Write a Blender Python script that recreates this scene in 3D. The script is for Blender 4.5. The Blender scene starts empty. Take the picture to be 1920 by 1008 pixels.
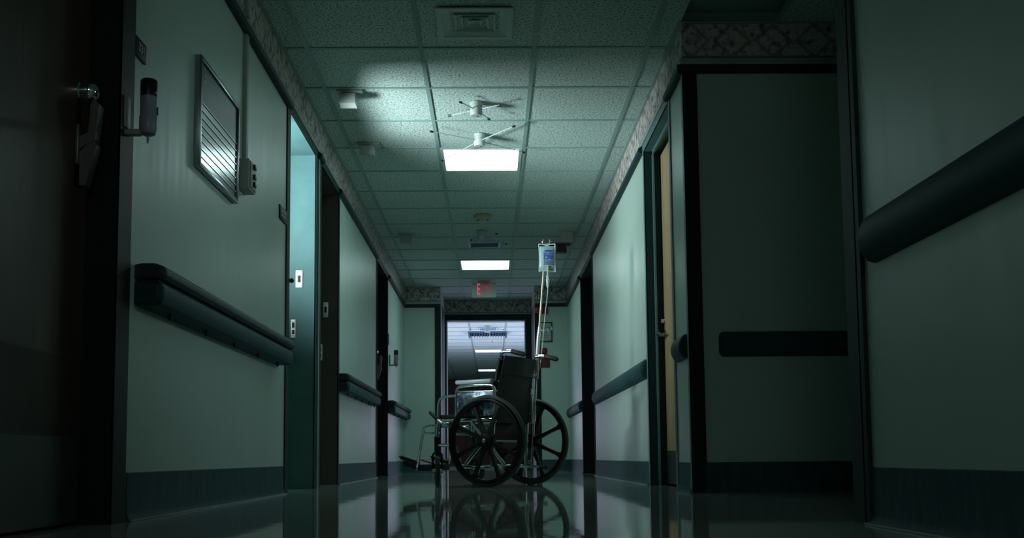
import bpy, bmesh, math, random
from mathutils import Vector, Matrix
PI = math.pi
R = math.radians
S = bpy.context.scene
C = S.collection

# ------------------------------------------------------------------ camera, world, exposure
PITCH, YAW, ROLL = 0.0903, 0.0196, -0.0101
cy_, sy_ = math.cos(YAW), math.sin(YAW)
cp_, sp_ = math.cos(PITCH), math.sin(PITCH)
fwd = Vector((sy_ * cp_, cy_ * cp_, sp_))
rgt = Vector((cy_, -sy_, 0))
upv = rgt.cross(fwd)
cr, sr = math.cos(ROLL), math.sin(ROLL)
r_ = rgt * cr + upv * sr
u_ = upv * cr - rgt * sr
cam = bpy.data.cameras.new('camera')
cam.sensor_width = 36.0
cam.lens = 36.0 * 1972.2 / 1920.0
cam.shift_y = (677.97 - 504.0) / 1920.0
cam.clip_start = 0.02
co = bpy.data.objects.new('camera', cam)
C.objects.link(co)
m3 = Matrix((r_, u_, -fwd)).transposed()
co.matrix_world = Matrix.Translation((0, 0, 0.183)) @ m3.to_4x4()
S.camera = co

w = bpy.data.worlds.new('world')
S.world = w
w.use_nodes = True
w.node_tree.nodes['Background'].inputs[0].default_value = (0.01, 0.016, 0.016, 1)
w.node_tree.nodes['Background'].inputs[1].default_value = 0.3
S.view_settings.view_transform = 'Standard'
S.view_settings.look = 'None'
S.view_settings.gamma = 1.0
S.view_settings.use_curve_mapping = False
S.view_settings.exposure = 0.0

PANEL_L = 7.7                     # radiance of the lit ceiling panels


def area(name, loc, target, sx, sy, power, col, spread=180):
    l = bpy.data.lights.new(name, 'AREA')
    l.shape = 'RECTANGLE'
    l.size, l.size_y = sx, sy
    l.energy = power
    l.color = col
    l.spread = R(spread)
    o = bpy.data.objects.new(name, l)
    C.objects.link(o)
    o.location = loc
    o.rotation_euler = (Vector(target) - Vector(loc)).to_track_quat('-Z', 'Y').to_euler()
    return o


# lamp inside the open room on the left: shines out of its doorway over the ceiling and the right wall
area('room_lamp', (-1.98, 5.47, 1.50), (0.5, 6.9, 2.36), 0.90, 0.24, 40, (0.84, 0.97, 1.0), 92)
# light far down the side corridor on the right, reaching the left wall across the crossing
area('side_corridor_lamp', (3.7, 3.3, 1.9), (-1.1, 4.35, 1.1), 0.4, 0.4, 0.85, (0.72, 1.0, 1.0), 38)
# the bright lobby past the end doorway: daylight from its two sides
area('lobby_daylight', (-1.5, 18.2, 1.0), (0.4, 18.2, 2.3), 5.0, 1.6, 80, (0.74, 0.68, 1.0))
area('lobby_daylight', (1.5, 18.2, 1.0), (-0.4, 18.2, 2.3), 5.0, 1.6, 80, (0.74, 0.68, 1.0))
# unseen fill light added behind the camera to lift the near walls
area('rear_fill_light', (0.0, -1.2, 2.25), (0.0, 1.5, 0.6), 0.6, 0.6, 6.4, (0.88, 1.0, 0.96))

# ------------------------------------------------------------------ helpers


def mk(name, col, rough=0.5, metal=0.0, spec=0.5, emit=None, trans=0.0, coat=0.0):
    m = bpy.data.materials.new(name)
    m.use_nodes = True
    b = m.node_tree.nodes['Principled BSDF']
    b.inputs['Base Color'].default_value = (*col, 1)
    b.inputs['Roughness'].default_value = rough
    b.inputs['Metallic'].default_value = metal
    b.inputs['Specular IOR Level'].default_value = spec
    b.inputs['Transmission Weight'].default_value = trans
    b.inputs['Coat Weight'].default_value = coat
    if emit:
        b.inputs['Emission Color'].default_value = (*emit[0], 1)
        b.inputs['Emission Strength'].default_value = emit[1]
    return m


def nd(m, t, **kw):
    n = m.node_tree.nodes.new(t)
    for k, v in kw.items():
        setattr(n, k, v)
    return n


def lk(m, a, b):
    m.node_tree.links.new(a, b)


def bsdf(m):
    return m.node_tree.nodes['Principled BSDF']


def coords(m, scale=(1, 1, 1), kind='pos'):
    if kind == 'pos':
        g = nd(m, 'ShaderNodeNewGeometry')
        out = g.outputs['Position']
    else:
        g = nd(m, 'ShaderNodeTexCoord')
        out = g.outputs['Object']
    mp = nd(m, 'ShaderNodeMapping')
    mp.inputs['Scale'].default_value = scale
    lk(m, out, mp.inputs['Vector'])
    return mp.outputs['Vector']


def noise(m, vec, scale, detail=3, rough=0.55):
    n = nd(m, 'ShaderNodeTexNoise')
    n.inputs['Scale'].default_value = scale
    n.inputs['Detail'].default_value = detail
    n.inputs['Roughness'].default_value = rough
    lk(m, vec, n.inputs['Vector'])
    return n.outputs['Fac']


def ramp(m, fac, stops):
    r = nd(m, 'ShaderNodeValToRGB')
    e = r.color_ramp.elements
    while len(e) < len(stops):
        e.new(0.5)
    for i, (p, c) in enumerate(stops):
        e[i].position = p
        e[i].color = (*c, 1)
    lk(m, fac, r.inputs['Fac'])
    return r.outputs['Color']


def bump(m, fac, strength, dist=0.002):
    b = nd(m, 'ShaderNodeBump')
    b.inputs['Strength'].default_value = strength
    b.inputs['Distance'].default_value = dist
    lk(m, fac, b.inputs['Height'])
    lk(m, b.outputs['Normal'], bsdf(m).inputs['Normal'])


def math_(m, op, a, b=None):
    n = nd(m, 'ShaderNodeMath', operation=op)
    for i, v in enumerate((a, b)):
        if v is None:
            continue
        if isinstance(v, (int, float)):
            n.inputs[i].default_value = v
        else:
            lk(m, v, n.inputs[i])
    return n.outputs[0]


# ------------------------------------------------------------------ materials
def make_wall():
    m = mk('wall_paint', (0.45, 0.60, 0.53), 0.42)
    f = noise(m, coords(m), 3.0, 4)
    c = ramp(m, f, [(0.3, (0.44, 0.585, 0.51)), (0.7, (0.47, 0.62, 0.55))])
    lk(m, c, bsdf(m).inputs['Base Color'])
    st = noise(m, coords(m, (9, 9, 0.5)), 2.0, 3)
    rr = nd(m, 'ShaderNodeMapRange')
    rr.inputs['To Min'].default_value = 0.3
    rr.inputs['To Max'].default_value = 0.5
    lk(m, st, rr.inputs['Value'])
    lk(m, rr.outputs[0], bsdf(m).inputs['Roughness'])
    bump(m, noise(m, coords(m), 190, 2), 0.12, 0.001)
    return m


def make_tile():
    m = mk('acoustic_tile', (0.6, 0.68, 0.63), 0.9, spec=0.2)
    v = coords(m)
    a = noise(m, coords(m, (1, 1.0, 0)), 85, 3, 0.6)
    b = noise(m, coords(m, (1, 1.0, 0)), 210, 2, 0.5)
    s = math_(m, 'ADD', math_(m, 'MULTIPLY', a, 0.62), math_(m, 'MULTIPLY', b, 0.38))
    c = ramp(m, s, [(0.40, (0.06, 0.10, 0.095)), (0.50, (0.58, 0.74, 0.69)), (0.7, (0.68, 0.84, 0.79))])
    lk(m, c, bsdf(m).inputs['Base Color'])
    bump(m, s, 0.5, 0.003)
    return m


def make_border():
    m = mk('wallpaper_border', (0.3, 0.3, 0.28), 0.6)
    g = nd(m, 'ShaderNodeNewGeometry')
    sp = nd(m, 'ShaderNodeSeparateXYZ')
    lk(m, g.outputs['Position'], sp.inputs[0])
    s = math_(m, 'ADD', sp.outputs[0], sp.outputs[1])
    z = math_(m, 'SUBTRACT', sp.outputs[2], 2.283)
    dx = math_(m, 'ABSOLUTE', math_(m, 'SUBTRACT', math_(m, 'FRACT', math_(m, 'DIVIDE', s, 0.21)), 0.5))
    dz = math_(m, 'ABSOLUTE', math_(m, 'DIVIDE', z, 0.21))
    d = math_(m, 'ADD', dx, dz)
    line = math_(m, 'LESS_THAN', math_(m, 'ABSOLUTE', math_(m, 'SUBTRACT', d, 0.42)), 0.06)
    f = noise(m, coords(m), 24, 3, 0.6)
    leaf = ramp(m, f, [(0.34, (0.07, 0.10, 0.085)), (0.45, (0.42, 0.33, 0.33)), (0.55, (0.58, 0.58, 0.54)), (0.66, (0.36, 0.46, 0.38))])
    mx = nd(m, 'ShaderNodeMixRGB')
    mx.inputs['Color2'].default_value = (0.09, 0.11, 0.10, 1)
    lk(m, math_(m, 'MULTIPLY', line, 0.55), mx.inputs['Fac'])
    lk(m, leaf, mx.inputs['Color1'])
    # thin plain edge stripe at the foot of the paper
    st = math_(m, 'LESS_THAN', z, -0.079)
    m2 = nd(m, 'ShaderNodeMixRGB')
    m2.inputs['Color2'].default_value = (0.16, 0.17, 0.16, 1)
    lk(m, st, m2.inputs['Fac'])
    lk(m, mx.outputs[0], m2.inputs['Color1'])
    lk(m, m2.outputs[0], bsdf(m).inputs['Base Color'])
    return m


def make_floor():
    m = mk('polished_vinyl_floor', (0.12, 0.15, 0.14), 0.06)
    f = noise(m, coords(m), 9, 5, 0.65)
    c = ramp(m, f, [(0.3, (0.36, 0.41, 0.38)), (0.7, (0.46, 0.52, 0.49))])
    lk(m, c, bsdf(m).inputs['Base Color'])
    st = noise(m, coords(m, (0.5, 2.2, 0)), 2.2, 4, 0.6)
    rr = nd(m, 'ShaderNodeMapRange')
    rr.inputs['To Min'].default_value = 0.012
    rr.inputs['To Max'].default_value = 0.07
    lk(m, st, rr.inputs['Value'])
    lk(m, rr.outputs[0], bsdf(m).inputs['Roughness'])
    bump(m, noise(m, coords(m, (0.7, 1.6, 0)), 3.2, 2, 0.5), 0.085, 0.004)
    return m


def make_wood(name, c1, c2, rough=0.4):
    m = mk(name, c1, rough)
    f = noise(m, coords(m, (14, 14, 0.9)), 2.4, 5, 0.6)
    c = ramp(m, f, [(0.3, c1), (0.7, c2)])
    lk(m, c, bsdf(m).inputs['Base Color'])
    return m


def make_fabric(name, col):
    m = mk(name, col, 0.55, spec=0.4)
    bump(m, noise(m, coords(m, kind='obj'), 260, 2), 0.25, 0.001)
    return m


def make_trim(name, col, rough=0.35):
    m = mk(name, col, rough + 0.1, spec=0.22)
    f = noise(m, coords(m), 6, 4)
    c = ramp(m, f, [(0.3, tuple(x * 0.88 for x in col)), (0.7, tuple(min(1, x * 1.12) for x in col))])
    lk(m, c, bsdf(m).inputs['Base Color'])
    return m


def make_base():
    col = (0.028, 0.085, 0.095)
    m = mk('rubber_base', col, 0.6, spec=0.2)
    f = noise(m, coords(m, (7, 7, 1.2)), 5, 4, 0.65)
    c = ramp(m, f, [(0.3, tuple(x * 0.75 for x in col)), (0.75, tuple(x * 1.35 for x in col))])
    lk(m, c, bsdf(m).inputs['Base Color'])
    return m


def make_skirt():
    m = mk('skirt_guard_steel', (0.3, 0.35, 0.4), 0.3, 0.35)
    f = noise(m, coords(m, kind='obj'), 32, 4, 0.65)
    c = ramp(m, f, [(0.40, (0.03, 0.045, 0.06)), (0.55, (0.14, 0.20, 0.27)), (0.66, (0.5, 0.6, 0.7))])  # blotches paint a reflection pattern into the base colour
    lk(m, c, bsdf(m).inputs['Base Color'])
    bump(m, f, 0.3, 0.004)
    return m


def make_print():
    m = mk('blue_ink', (0.035, 0.06, 0.42), 0.5)
    return m


WALL = make_wall()
TILE = make_tile()
BORDER = make_border()
FLOOR = make_floor()
BASE = make_base()
TRIM = make_trim('dark_green_trim', (0.010, 0.042, 0.040), 0.5)
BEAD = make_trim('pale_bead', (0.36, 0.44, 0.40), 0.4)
JAMB = make_trim('teal_jamb_paint', (0.06, 0.135, 0.135), 0.4)
TEAL = make_trim('teal_frame_paint', (0.12, 0.26, 0.26), 0.4)
BROWN = make_trim('brown_frame_paint', (0.10, 0.085, 0.07), 0.4)
BLACKF = make_trim('black_green_paint', (0.008, 0.014, 0.015), 0.4)
GRID = mk('ceiling_grid_paint', (0.26, 0.40, 0.37), 0.5)
RAILC = make_trim('teal_vinyl_rail', (0.016, 0.078, 0.085), 0.5)
RAILG = make_trim('dark_vinyl_grip', (0.012, 0.045, 0.05), 0.45)
DWOOD = make_wood('dark_door_wood', (0.05, 0.028, 0.017), (0.085, 0.05, 0.03), 0.45)
OAK = make_wood('oak_door_wood', (0.42, 0.30, 0.15), (0.60, 0.45, 0.25), 0.45)
ENDW = make_wood('brown_end_panel', (0.09, 0.05, 0.035), (0.13, 0.07, 0.05), 0.6)
STEEL = mk('brushed_steel', (0.42, 0.44, 0.43), 0.32, 1.0)
DSTEEL = mk('dull_kick_plate', (0.10, 0.12, 0.12), 0.45, 0.6)
CHROME = mk('chrome', (0.86, 0.90, 0.92), 0.06, 1.0)
PLATE = mk('white_metal_plate', (0.82, 0.86, 0.86), 0.35)
SLOT = mk('black_slot', (0.005, 0.006, 0.006), 0.6)
RUBBER = mk('black_rubber', (0.016, 0.019, 0.019), 0.5)
TYRE = mk('grey_rubber_tyre', (0.04, 0.052, 0.052), 0.5)
WHEELP = mk('black_wheel_plastic', (0.009, 0.010, 0.010), 0.45, spec=0.3)
UPH = make_fabric('black_upholstery', (0.009, 0.011, 0.011))
PAD = mk('grey_arm_pad', (0.50, 0.58, 0.62), 0.3)
SKIRT = make_skirt()
WPLAST = mk('white_plastic', (0.46, 0.54, 0.50), 0.45)
DIFFM = mk('diffuser_white', (0.56, 0.68, 0.64), 0.5)
PADDLE = mk('dull_latch_steel', (0.15, 0.16, 0.155), 0.4, 0.6)
IVORY = mk('ivory_plastic', (0.42, 0.37, 0.26), 0.45)
BPLAST = mk('brown_plastic', (0.14, 0.10, 0.08), 0.5)
GPLAST = mk('grey_green_plastic', (0.36, 0.42, 0.38), 0.45)
LAMPW = mk('lit_panel', (0.9, 0.95, 1.0), 0.5, emit=((0.72, 1.0, 0.99), PANEL_L))
LAMPS = mk('second_lit_panel', (0.9, 0.95, 1.0), 0.5, emit=((0.72, 1.0, 0.99), PANEL_L * 1.35))
LAMPF = mk('far_lit_panel', (0.9, 0.95, 1.0), 0.5, emit=((0.86, 0.95, 1.0), 2.2))
FRAMEW = mk('lamp_frame', (0.5, 0.58, 0.56), 0.4)
SIGNG = mk('exit_housing', (0.46, 0.55, 0.48), 0.5)
EXITR = mk('exit_red', (0.45, 0.02, 0.05), 0.4, emit=((1.0, 0.03, 0.12), 0.16))
EXITB = mk('exit_red_lit', (0.5, 0.04, 0.09), 0.4, emit=((1.0, 0.07, 0.19), 0.55))
RED = mk('alarm_red', (0.30, 0.012, 0.02), 0.4)
DRED = mk('placard_red', (0.07, 0.008, 0.012), 0.5)
BLACK = mk('satin_black', (0.008, 0.009, 0.009), 0.4)
PAPER = mk('certificate_paper', (0.36, 0.46, 0.40), 0.25)
INK = mk('grey_ink', (0.16, 0.2, 0.18), 0.6)
DGREEN = mk('directory_green', (0.010, 0.042, 0.048), 0.3, spec=0.2)
STRIP = mk('directory_strip', (0.035, 0.06, 0.07), 0.16, 0.0, spec=0.7)
SILV = mk('brushed_silver', (0.34, 0.37, 0.40), 0.22, 1.0)
LETTER = mk('pale_lettering', (0.45, 0.52, 0.52), 0.5)
PLQ = mk('plaque_grey', (0.02, 0.03, 0.035), 0.55, spec=0.2)
GELB = mk('dispenser_body', (0.34, 0.37, 0.48), 0.35)
GELT = mk('dispenser_label', (0.006, 0.009, 0.016), 0.35)
CONDUIT = mk('conduit_grey', (0.36, 0.42, 0.36), 0.5)
LOUVRE = mk('blue_grey_louvre', (0.10, 0.17, 0.24), 0.4, 0.0)
GRILLEB = mk('grey_blue_grille', (0.55, 0.74, 0.84), 0.5)
GRILLE = mk('dark_grille', (0.12, 0.2, 0.24), 0.5)
BRASS = mk('warm_metal', (0.62, 0.48, 0.36), 0.25, 1.0)
IVPOLE = mk('iv_pole_steel', (0.66, 0.72, 0.68), 0.3, 0.3)
WARMT = mk('warm_grey_tube', (0.46, 0.41, 0.36), 0.35, 0.5)
BAG = mk('iv_bag_film', (0.42, 0.66, 0.68), 0.22, trans=0.25)
BAGW = mk('iv_bag_seam', (0.75, 0.93, 0.92), 0.3, trans=0.2)
BLUEI = make_print()
TUBEC = mk('clear_tubing', (0.75, 0.9, 0.9), 0.2, trans=0.3)
AMBER = mk('amber_port', (0.55, 0.42, 0.22), 0.4)


class MB:
    """collects shapes into one bmesh and links them as ONE mesh object"""

    def __init__(s):
        s.bm = bmesh.new()

    def box(s, x0, x1, y0, y1, z0, z1, mat=None, bev=0.0):
        vs = [s.bm.verts.new((x, y, z)) for x in (x0, x1) for y in (y0, y1) for z in (z0, z1)]
        fs = [(0, 1, 3, 2), (4, 6, 7, 5), (0, 4, 5, 1), (2, 3, 7, 6), (0, 2, 6, 4), (1, 5, 7, 3)]
        ff = [s.bm.faces.new([vs[i] for i in f]) for f in fs]
        if bev:
            ed = set(e for f in ff for e in f.edges)
            bmesh.ops.bevel(s.bm, geom=list(ed), offset=bev, segments=2, affect='EDGES', profile=0.5)
        return s

    def prism(s, prof, p0, p1, sdir, ddir, org=(0, 0, 0), scales=None):
        """profile points (d, z) swept from s=p0 to s=p1"""
        sd, dd, o = Vector(sdir), Vector(ddir), Vector(org)
        st = scales or [(p0, 1.0), (p1, 1.0)]
        zc = sum(p[1] for p in prof) / len(prof)
        rings = []
        for (t, k) in st:
            rings.append([s.bm.verts.new(o + sd * t + dd * (d * k) + Vector((0, 0, zc + (z - zc) * k))) for d, z in prof])
        n = len(prof)
        for a, b in zip(rings, rings[1:]):
            for i in range(n):
                j = (i + 1) % n
                s.bm.faces.new((a[i], a[j], b[j], b[i]))
        s.bm.faces.new(rings[0][::-1])
        s.bm.faces.new(rings[-1])
        return s

    def tube(s, pts, r, n=10, closed=False, cap=True):
        pts = [Vector(p) for p in pts]
        rs = r if isinstance(r, (list, tuple)) else [r] * len(pts)
        N = len(pts)
        rings = []
        prev = None
        for i, p in enumerate(pts):
            if closed:
                t = (pts[(i + 1) % N] - pts[i - 1]).normalized()
            elif i == 0:
                t = (pts[1] - p).normalized()
            elif i == N - 1:
                t = (p - pts[-2]).normalized()
            else:
                t = ((pts[i + 1] - p).normalized() + (p - pts[i - 1]).normalized()).normalized()
            if prev is None:
                a = Vector((0, 0, 1)) if abs(t.z) < 0.9 else Vector((1, 0, 0))
                x = t.cross(a).normalized()
            else:
                x = (prev - t * prev.dot(t)).normalized()
            prev = x
            y = t.cross(x)
            rings.append([s.bm.verts.new(p + (x * math.cos(2 * PI * k / n) + y * math.sin(2 * PI * k / n)) * rs[i]) for k in range(n)])
        pr = list(zip(rings, rings[1:]))
        if closed:
            pr.append((rings[-1], rings[0]))
        for a, b in pr:
            for k in range(n):
                j = (k + 1) % n
                f = s.bm.faces.new((a[k], a[j], b[j], b[k]))
                f.smooth = True
        if cap and not closed:
            s.bm.faces.new(rings[0][::-1])
            s.bm.faces.new(rings[-1])
        return s

    def lathe(s, prof, org, axis=(0, 0, 1), n=24, smooth=True):
        """profile (radius, height) revolved about axis through org"""
        ax = Vector(axis).normalized()
        a = Vector((1, 0, 0)) if abs(ax.x) < 0.9 else Vector((0, 1, 0))
        x = ax.cross(a).normalized()
        y = ax.cross(x)
        o = Vector(org)
        rings = []
        for r, h in prof:
            if r < 1e-6:
                rings.append([s.bm.verts.new(o + ax * h)])
            else:
                rings.append([s.bm.verts.new(o + ax * h + (x * math.cos(2 * PI * k / n) + y * math.sin(2 * PI * k / n)) * r) for k in range(n)])
        for p, q in zip(rings, rings[1:]):
            for k in range(n):
                j = (k + 1) % n
                if len(p) == 1 and len(q) == 1:
                    continue
                if len(p) == 1:
                    f = s.bm.faces.new((p[0], q[j], q[k]))
                elif len(q) == 1:
                    f = s.bm.faces.new((p[k], p[j], q[0]))
                else:
                    f = s.bm.faces.new((p[k], p[j], q[j], q[k]))
                f.smooth = smooth
        if len(rings[0]) > 1:
            s.bm.faces.new(rings[0][::-1])
        if len(rings[-1]) > 1:
            s.bm.faces.new(rings[-1])
        return s

    def ring(s, prof, org, axis, n=56):
        """closed profile (radius, height) revolved: a ring"""
        ax = Vector(axis).normalized()
        a = Vector((1, 0, 0)) if abs(ax.x) < 0.9 else Vector((0, 0, 1))
        x = ax.cross(a).normalized()
        y = ax.cross(x)
        o = Vector(org)
        rr = [[s.bm.verts.new(o + ax * h + (x * math.cos(2 * PI * k / n) + y * math.sin(2 * PI * k / n)) * r) for r, h in prof] for k in range(n)]
        m_ = len(prof)
        for k in range(n):
            a_, b_ = rr[k], rr[(k + 1) % n]
            for i in range(m_):
                j = (i + 1) % m_
                f = s.bm.faces.new((a_[i], a_[j], b_[j], b_[i]))
                f.smooth = True
        return s

    def quadgrid(s, fn, nu, nv, thick):
        """a sheet fn(a,b) -> point (a,b in 0..1) given thickness along its normal"""
        g = [[s.bm.verts.new(fn(i / nu, j / nv)) for j in range(nv + 1)] for i in range(nu + 1)]
        fs = []
        for i in range(nu):
            for j in range(nv):
                f = s.bm.faces.new((g[i][j], g[i + 1][j], g[i + 1][j + 1], g[i][j + 1]))
                f.smooth = True
                fs.append(f)
        s.bm.normal_update()
        bmesh.ops.solidify(s.bm, geom=fs, thickness=thick)
        return s

    def build(s, name, mat, parent=None, loc=None):
        bmesh.ops.recalc_face_normals(s.bm, faces=s.bm.faces[:])
        for f in s.bm.faces:
            f.smooth = True
        me = bpy.data.meshes.new(name)
        s.bm.to_mesh(me)
        s.bm.free()
        me.set_sharp_from_angle(angle=R(38))
        if mat:
            me.materials.append(mat)
        o = bpy.data.objects.new(name, me)
        C.objects.link(o)
        if parent:
            o.parent = parent
        if loc:
            # keep world geometry, move the origin
            me.transform(Matrix.Translation(-Vector(loc)))
            o.location = loc
        return o


def tag(o, label=None, cat=None, group=None, kind=None):
    if label:
        o['label'] = label
    if cat:
        o['category'] = cat
    if group:
        o['group'] = group
    if kind:
        o['kind'] = kind
    return o


def empty(name, loc=(0, 0, 0), rz=0.0):
    o = bpy.data.objects.new(name, None)
    o.empty_display_size = 0.1
    C.objects.link(o)
    o.location = loc
    o.rotation_euler = (0, 0, rz)
    return o


def thing(name, label, cat, loc=(0, 0, 0), rz=0.0, group=None, kind=None):
    return tag(empty(name, loc, rz), label, cat, group, kind)


def copy_tree(o, parent=None):
    c = o.copy()
    C.objects.link(c)
    c.parent = parent
    for ch in list(o.children):
        copy_tree(ch, c)
    return c


def text(name, body, size, mat, parent, loc, rot, ext=0.0006, sx=1.0, bold=0.0):
    cu = bpy.data.curves.new(name, 'FONT')
    cu.body = body
    cu.size = size
    cu.extrude = ext
    cu.offset = bold
    cu.align_x = 'CENTER'
    cu.align_y = 'CENTER'
    t = bpy.data.objects.new(name + '_tmp', cu)
    C.objects.link(t)
    dg = bpy.context.evaluated_depsgraph_get()
    me = bpy.data.meshes.new_from_object(t.evaluated_get(dg))
    bpy.data.objects.remove(t)
    me.materials.clear()
    me.materials.append(mat)
    o = bpy.data.objects.new(name, me)
    C.objects.link(o)
    o.parent = parent
    o.location = loc
    o.rotation_euler = rot
    o.scale = (sx, 1, 1)
    return o


# ------------------------------------------------------------------ dimensions
XL, XR = -1.113, 0.984          # corridor side walls
ZC = 2.373                      # ceiling
T = 0.6096                      # tile module
GX, GY = -0.9758, 4.8775        # a main tee, a cross tee
YF, YA = 13.45, 14.6            # far wall, alcove back wall
ZD = 2.111                      # heads of openings, foot of crown rail
AL, AR = -0.65, 0.565           # alcove sides
DL, DR = -0.628, 0.482          # end doorway
TH = 0.17
N_TRIM = [0]


def struct(o, label):
    return tag(o, label, None, None, 'structure')


def trim_name():
    N_TRIM[0] += 1
    return 'trim_%d' % N_TRIM[0]


def wall_box(name, x0, x1, y0, y1, z0, z1, label, mat=None):
    o = MB().box(x0, x1, y0, y1, z0, z1).build(name, mat or WALL, None, ((x0 + x1) / 2, (y0 + y1) / 2, z0))
    return struct(o, label)


# ------------------------------------------------------------------ floor
fl = MB().box(-4.2, 4.2, -2.6, 31.0, -0.08, 0.0).build('floor', FLOOR)
struct(fl, 'polished grey green vinyl floor mirroring the corridor')

# ------------------------------------------------------------------ walls
ZT = 2.72
# left wall, front to back
wall_box('wall_left', XL - TH, XL, -2.4, 2.04, 0, ZT, 'left wall in front of the dark wooden door')
wall_box('wall_left.001', XL - TH, XL, 3.107, 5.69, 0, ZT, 'pale left wall holding the directory board')
wall_box('wall_left.002', XL - TH, XL, 6.60, 6.80, 0, ZT, 'narrow pier between the two open doorways')
wall_box('wall_left.003', XL - TH, XL, 7.60, 10.12, 0, ZT, 'left wall past the open doorways')
wall_box('wall_left.004', XL - TH, XL, 11.22, YA, 0, ZT, 'last piece of left wall before the end wall')
for i, (a, b) in enumerate(((2.04, 3.107), (5.69, 6.60), (6.80, 7.60), (10.12, 11.22))):
    wall_box('wall_left.%03d' % (5 + i), XL - TH, XL, a, b, ZD + 0.045, ZT, ('left wall above the dark wooden door', 'left wall above the teal doorway', 'left wall above the brown doorway', 'left wall above the far left door')[i])
# right wall
wall_box('wall_right', XR, XR + 0.2, -2.4, 2.74, 0, ZT, 'right wall in the foreground with the sloping rail')
wall_box('wall_right.001', XR, XR + TH, 5.17, 5.585, 0, ZT, 'right wall strip beside the oak door')
wall_box('wall_right.002', XR, XR + TH, 6.55, 10.0, 0, ZT, 'brightly lit right wall past the oak door')
wall_box('wall_right.003', XR, XR + TH, 11.36, YA, 0, ZT, 'last piece of right wall before the end wall')
wall_box('wall_right.004', XR, XR + TH, 5.585, 6.55, ZD + 0.045, ZT, 'right wall above the oak door')
wall_box('wall_right.005', XR, XR + TH, 10.0, 11.36, ZD + 0.045, ZT, 'right wall above the far right door')
# side corridor on the right
wall_box('wall_side', XR + TH, 4.0, 5.17, 5.17 + TH, 0, ZT, 'dark wall of the side corridor facing the camera')
wall_box('wall_side.001', XR + 0.2, 4.0, 2.54, 2.74, 0, ZT, 'near wall of the side corridor')
wall_box('wall_side.002', 4.0, 4.15, 2.54, 5.34, 0, ZT, 'end of the side corridor')
# end of the corridor
wall_box('wall_back', XL, AL, YF, YA, 0, ZT, 'end wall left of the doorway recess')
wall_box('wall_back.001', AR, XR, YF, YA, 0, ZT, 'end wall right of the doorway recess with the frame')
wall_box('wall_back.002', -1.9, DL, YA, YA + 0.15, 0, ZT, 'back of the recess left of the doorway')
wall_box('wall_back.003', DR, 1.9, YA, YA + 0.15, 0, ZT, 'back of the recess right of the doorway')
wall_box('wall_back.004', DL, DR, YA, YA + 0.15, 2.105, ZT, 'back of the recess above the doorway')
wall_box('wall_front', XL - TH, XR + 0.2, -2.55, -2.4, 0, ZT, 'wall behind the camera')
# rooms behind the open doorways on the left
wall_box('wall_room', -3.7, -3.55, 4.3, 9.0, 0, ZT, 'far wall of the rooms on the left')
wall_box('wall_room.001', -3.55, XL - TH, 4.3, 4.42, 0, ZT, 'front wall of the lit room on the left')
wall_box('wall_room.002', -3.55, XL - TH, 6.66, 6.76, 0, ZT, 'partition between the rooms on the left')
wall_box('wall_room.003', -3.55, XL - TH, 8.9, 9.0, 0, ZT, 'rear wall of the dark room on the left')
# backing behind the closed far doors
wall_box('wall_closet', XL - 0.9, XL - 0.8, 9.9, 11.4, 0, ZT, 'closet wall behind the far left door')
wall_box('wall_closet.001', XR + 0.8, XR + 0.9, 5.4, 11.6, 0, ZT, 'closet wall behind the right doors')
wall_box('wall_closet.002', XL - 0.9, XL - 0.8, 1.9, 3.3, 0, ZT, 'closet wall behind the dark wooden door')
# lobby past the end doorway
wall_box('wall_lobby', -1.9, -1.75, YA + 0.15, 29.6, 0, ZT, 'left wall of the lobby past the doorway')
wall_box('wall_lobby.001', 1.75, 1.9, YA + 0.15, 29.6, 0, ZT, 'right wall of the lobby past the doorway')
lob = wall_box('wall_lobby.002', -1.75, 1.75, 29.6, 29.75, 0, ZT, 'brown end wall of the lobby seen through the doorway', ENDW)
for i in range(6):      # vertical boards of the end wall
    x = -1.74 + i * 0.58
    MB().box(x + 0.004, x + 0.576, -0.095, -0.075, 0.0, 2.36).build('panel', ENDW, lob)

# ------------------------------------------------------------------ ceiling: grid, tiles one by one
cl = MB()
cl.box(-3.6, 4.1, -2.5, YA + 0.1, ZC + 0.06, ZC + 0.10)
ceil = cl.build('ceiling', GRID)
struct(ceil, 'suspended ceiling of speckled tiles in a pale grid')
cl2 = MB().box(-1.9, 1.9, YA + 0.1, 29.7, ZC + 0.06, ZC + 0.10).build('ceiling.001', GRID)
struct(cl2, 'bluish tiled ceiling of the lobby past the doorway')


def tee_main(x, y0, y1, par):
    MB().box(x - 0.012, x + 0.012, y0, y1, ZC - 0.001, ZC + 0.004).build('main_tee', GRID, par)


def tee_cross(y, x0, x1, par):
    MB().box(x0, x1, y - 0.012, y + 0.012, ZC, ZC + 0.004).build('cross_tee', GRID, par)


LIGHT_CELLS = {(1, 4), (1, 11)}
tile_me = {}


def tile(x0, x1, y0, y1, par):
    key = (round(x1 - x0, 4), round(y1 - y0, 4))
    if key not in tile_me:
        o = MB().box(0.006, key[0] - 0.006, 0.006, key[1] - 0.006, 0.005, 0.022).build('tile', TILE, par)
        tile_me[key] = o.data
    else:
        o = bpy.data.objects.new('tile', tile_me[key])
        C.objects.link(o)
        o.parent = par
    o.location = (x0, y0, ZC)
    return o


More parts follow.
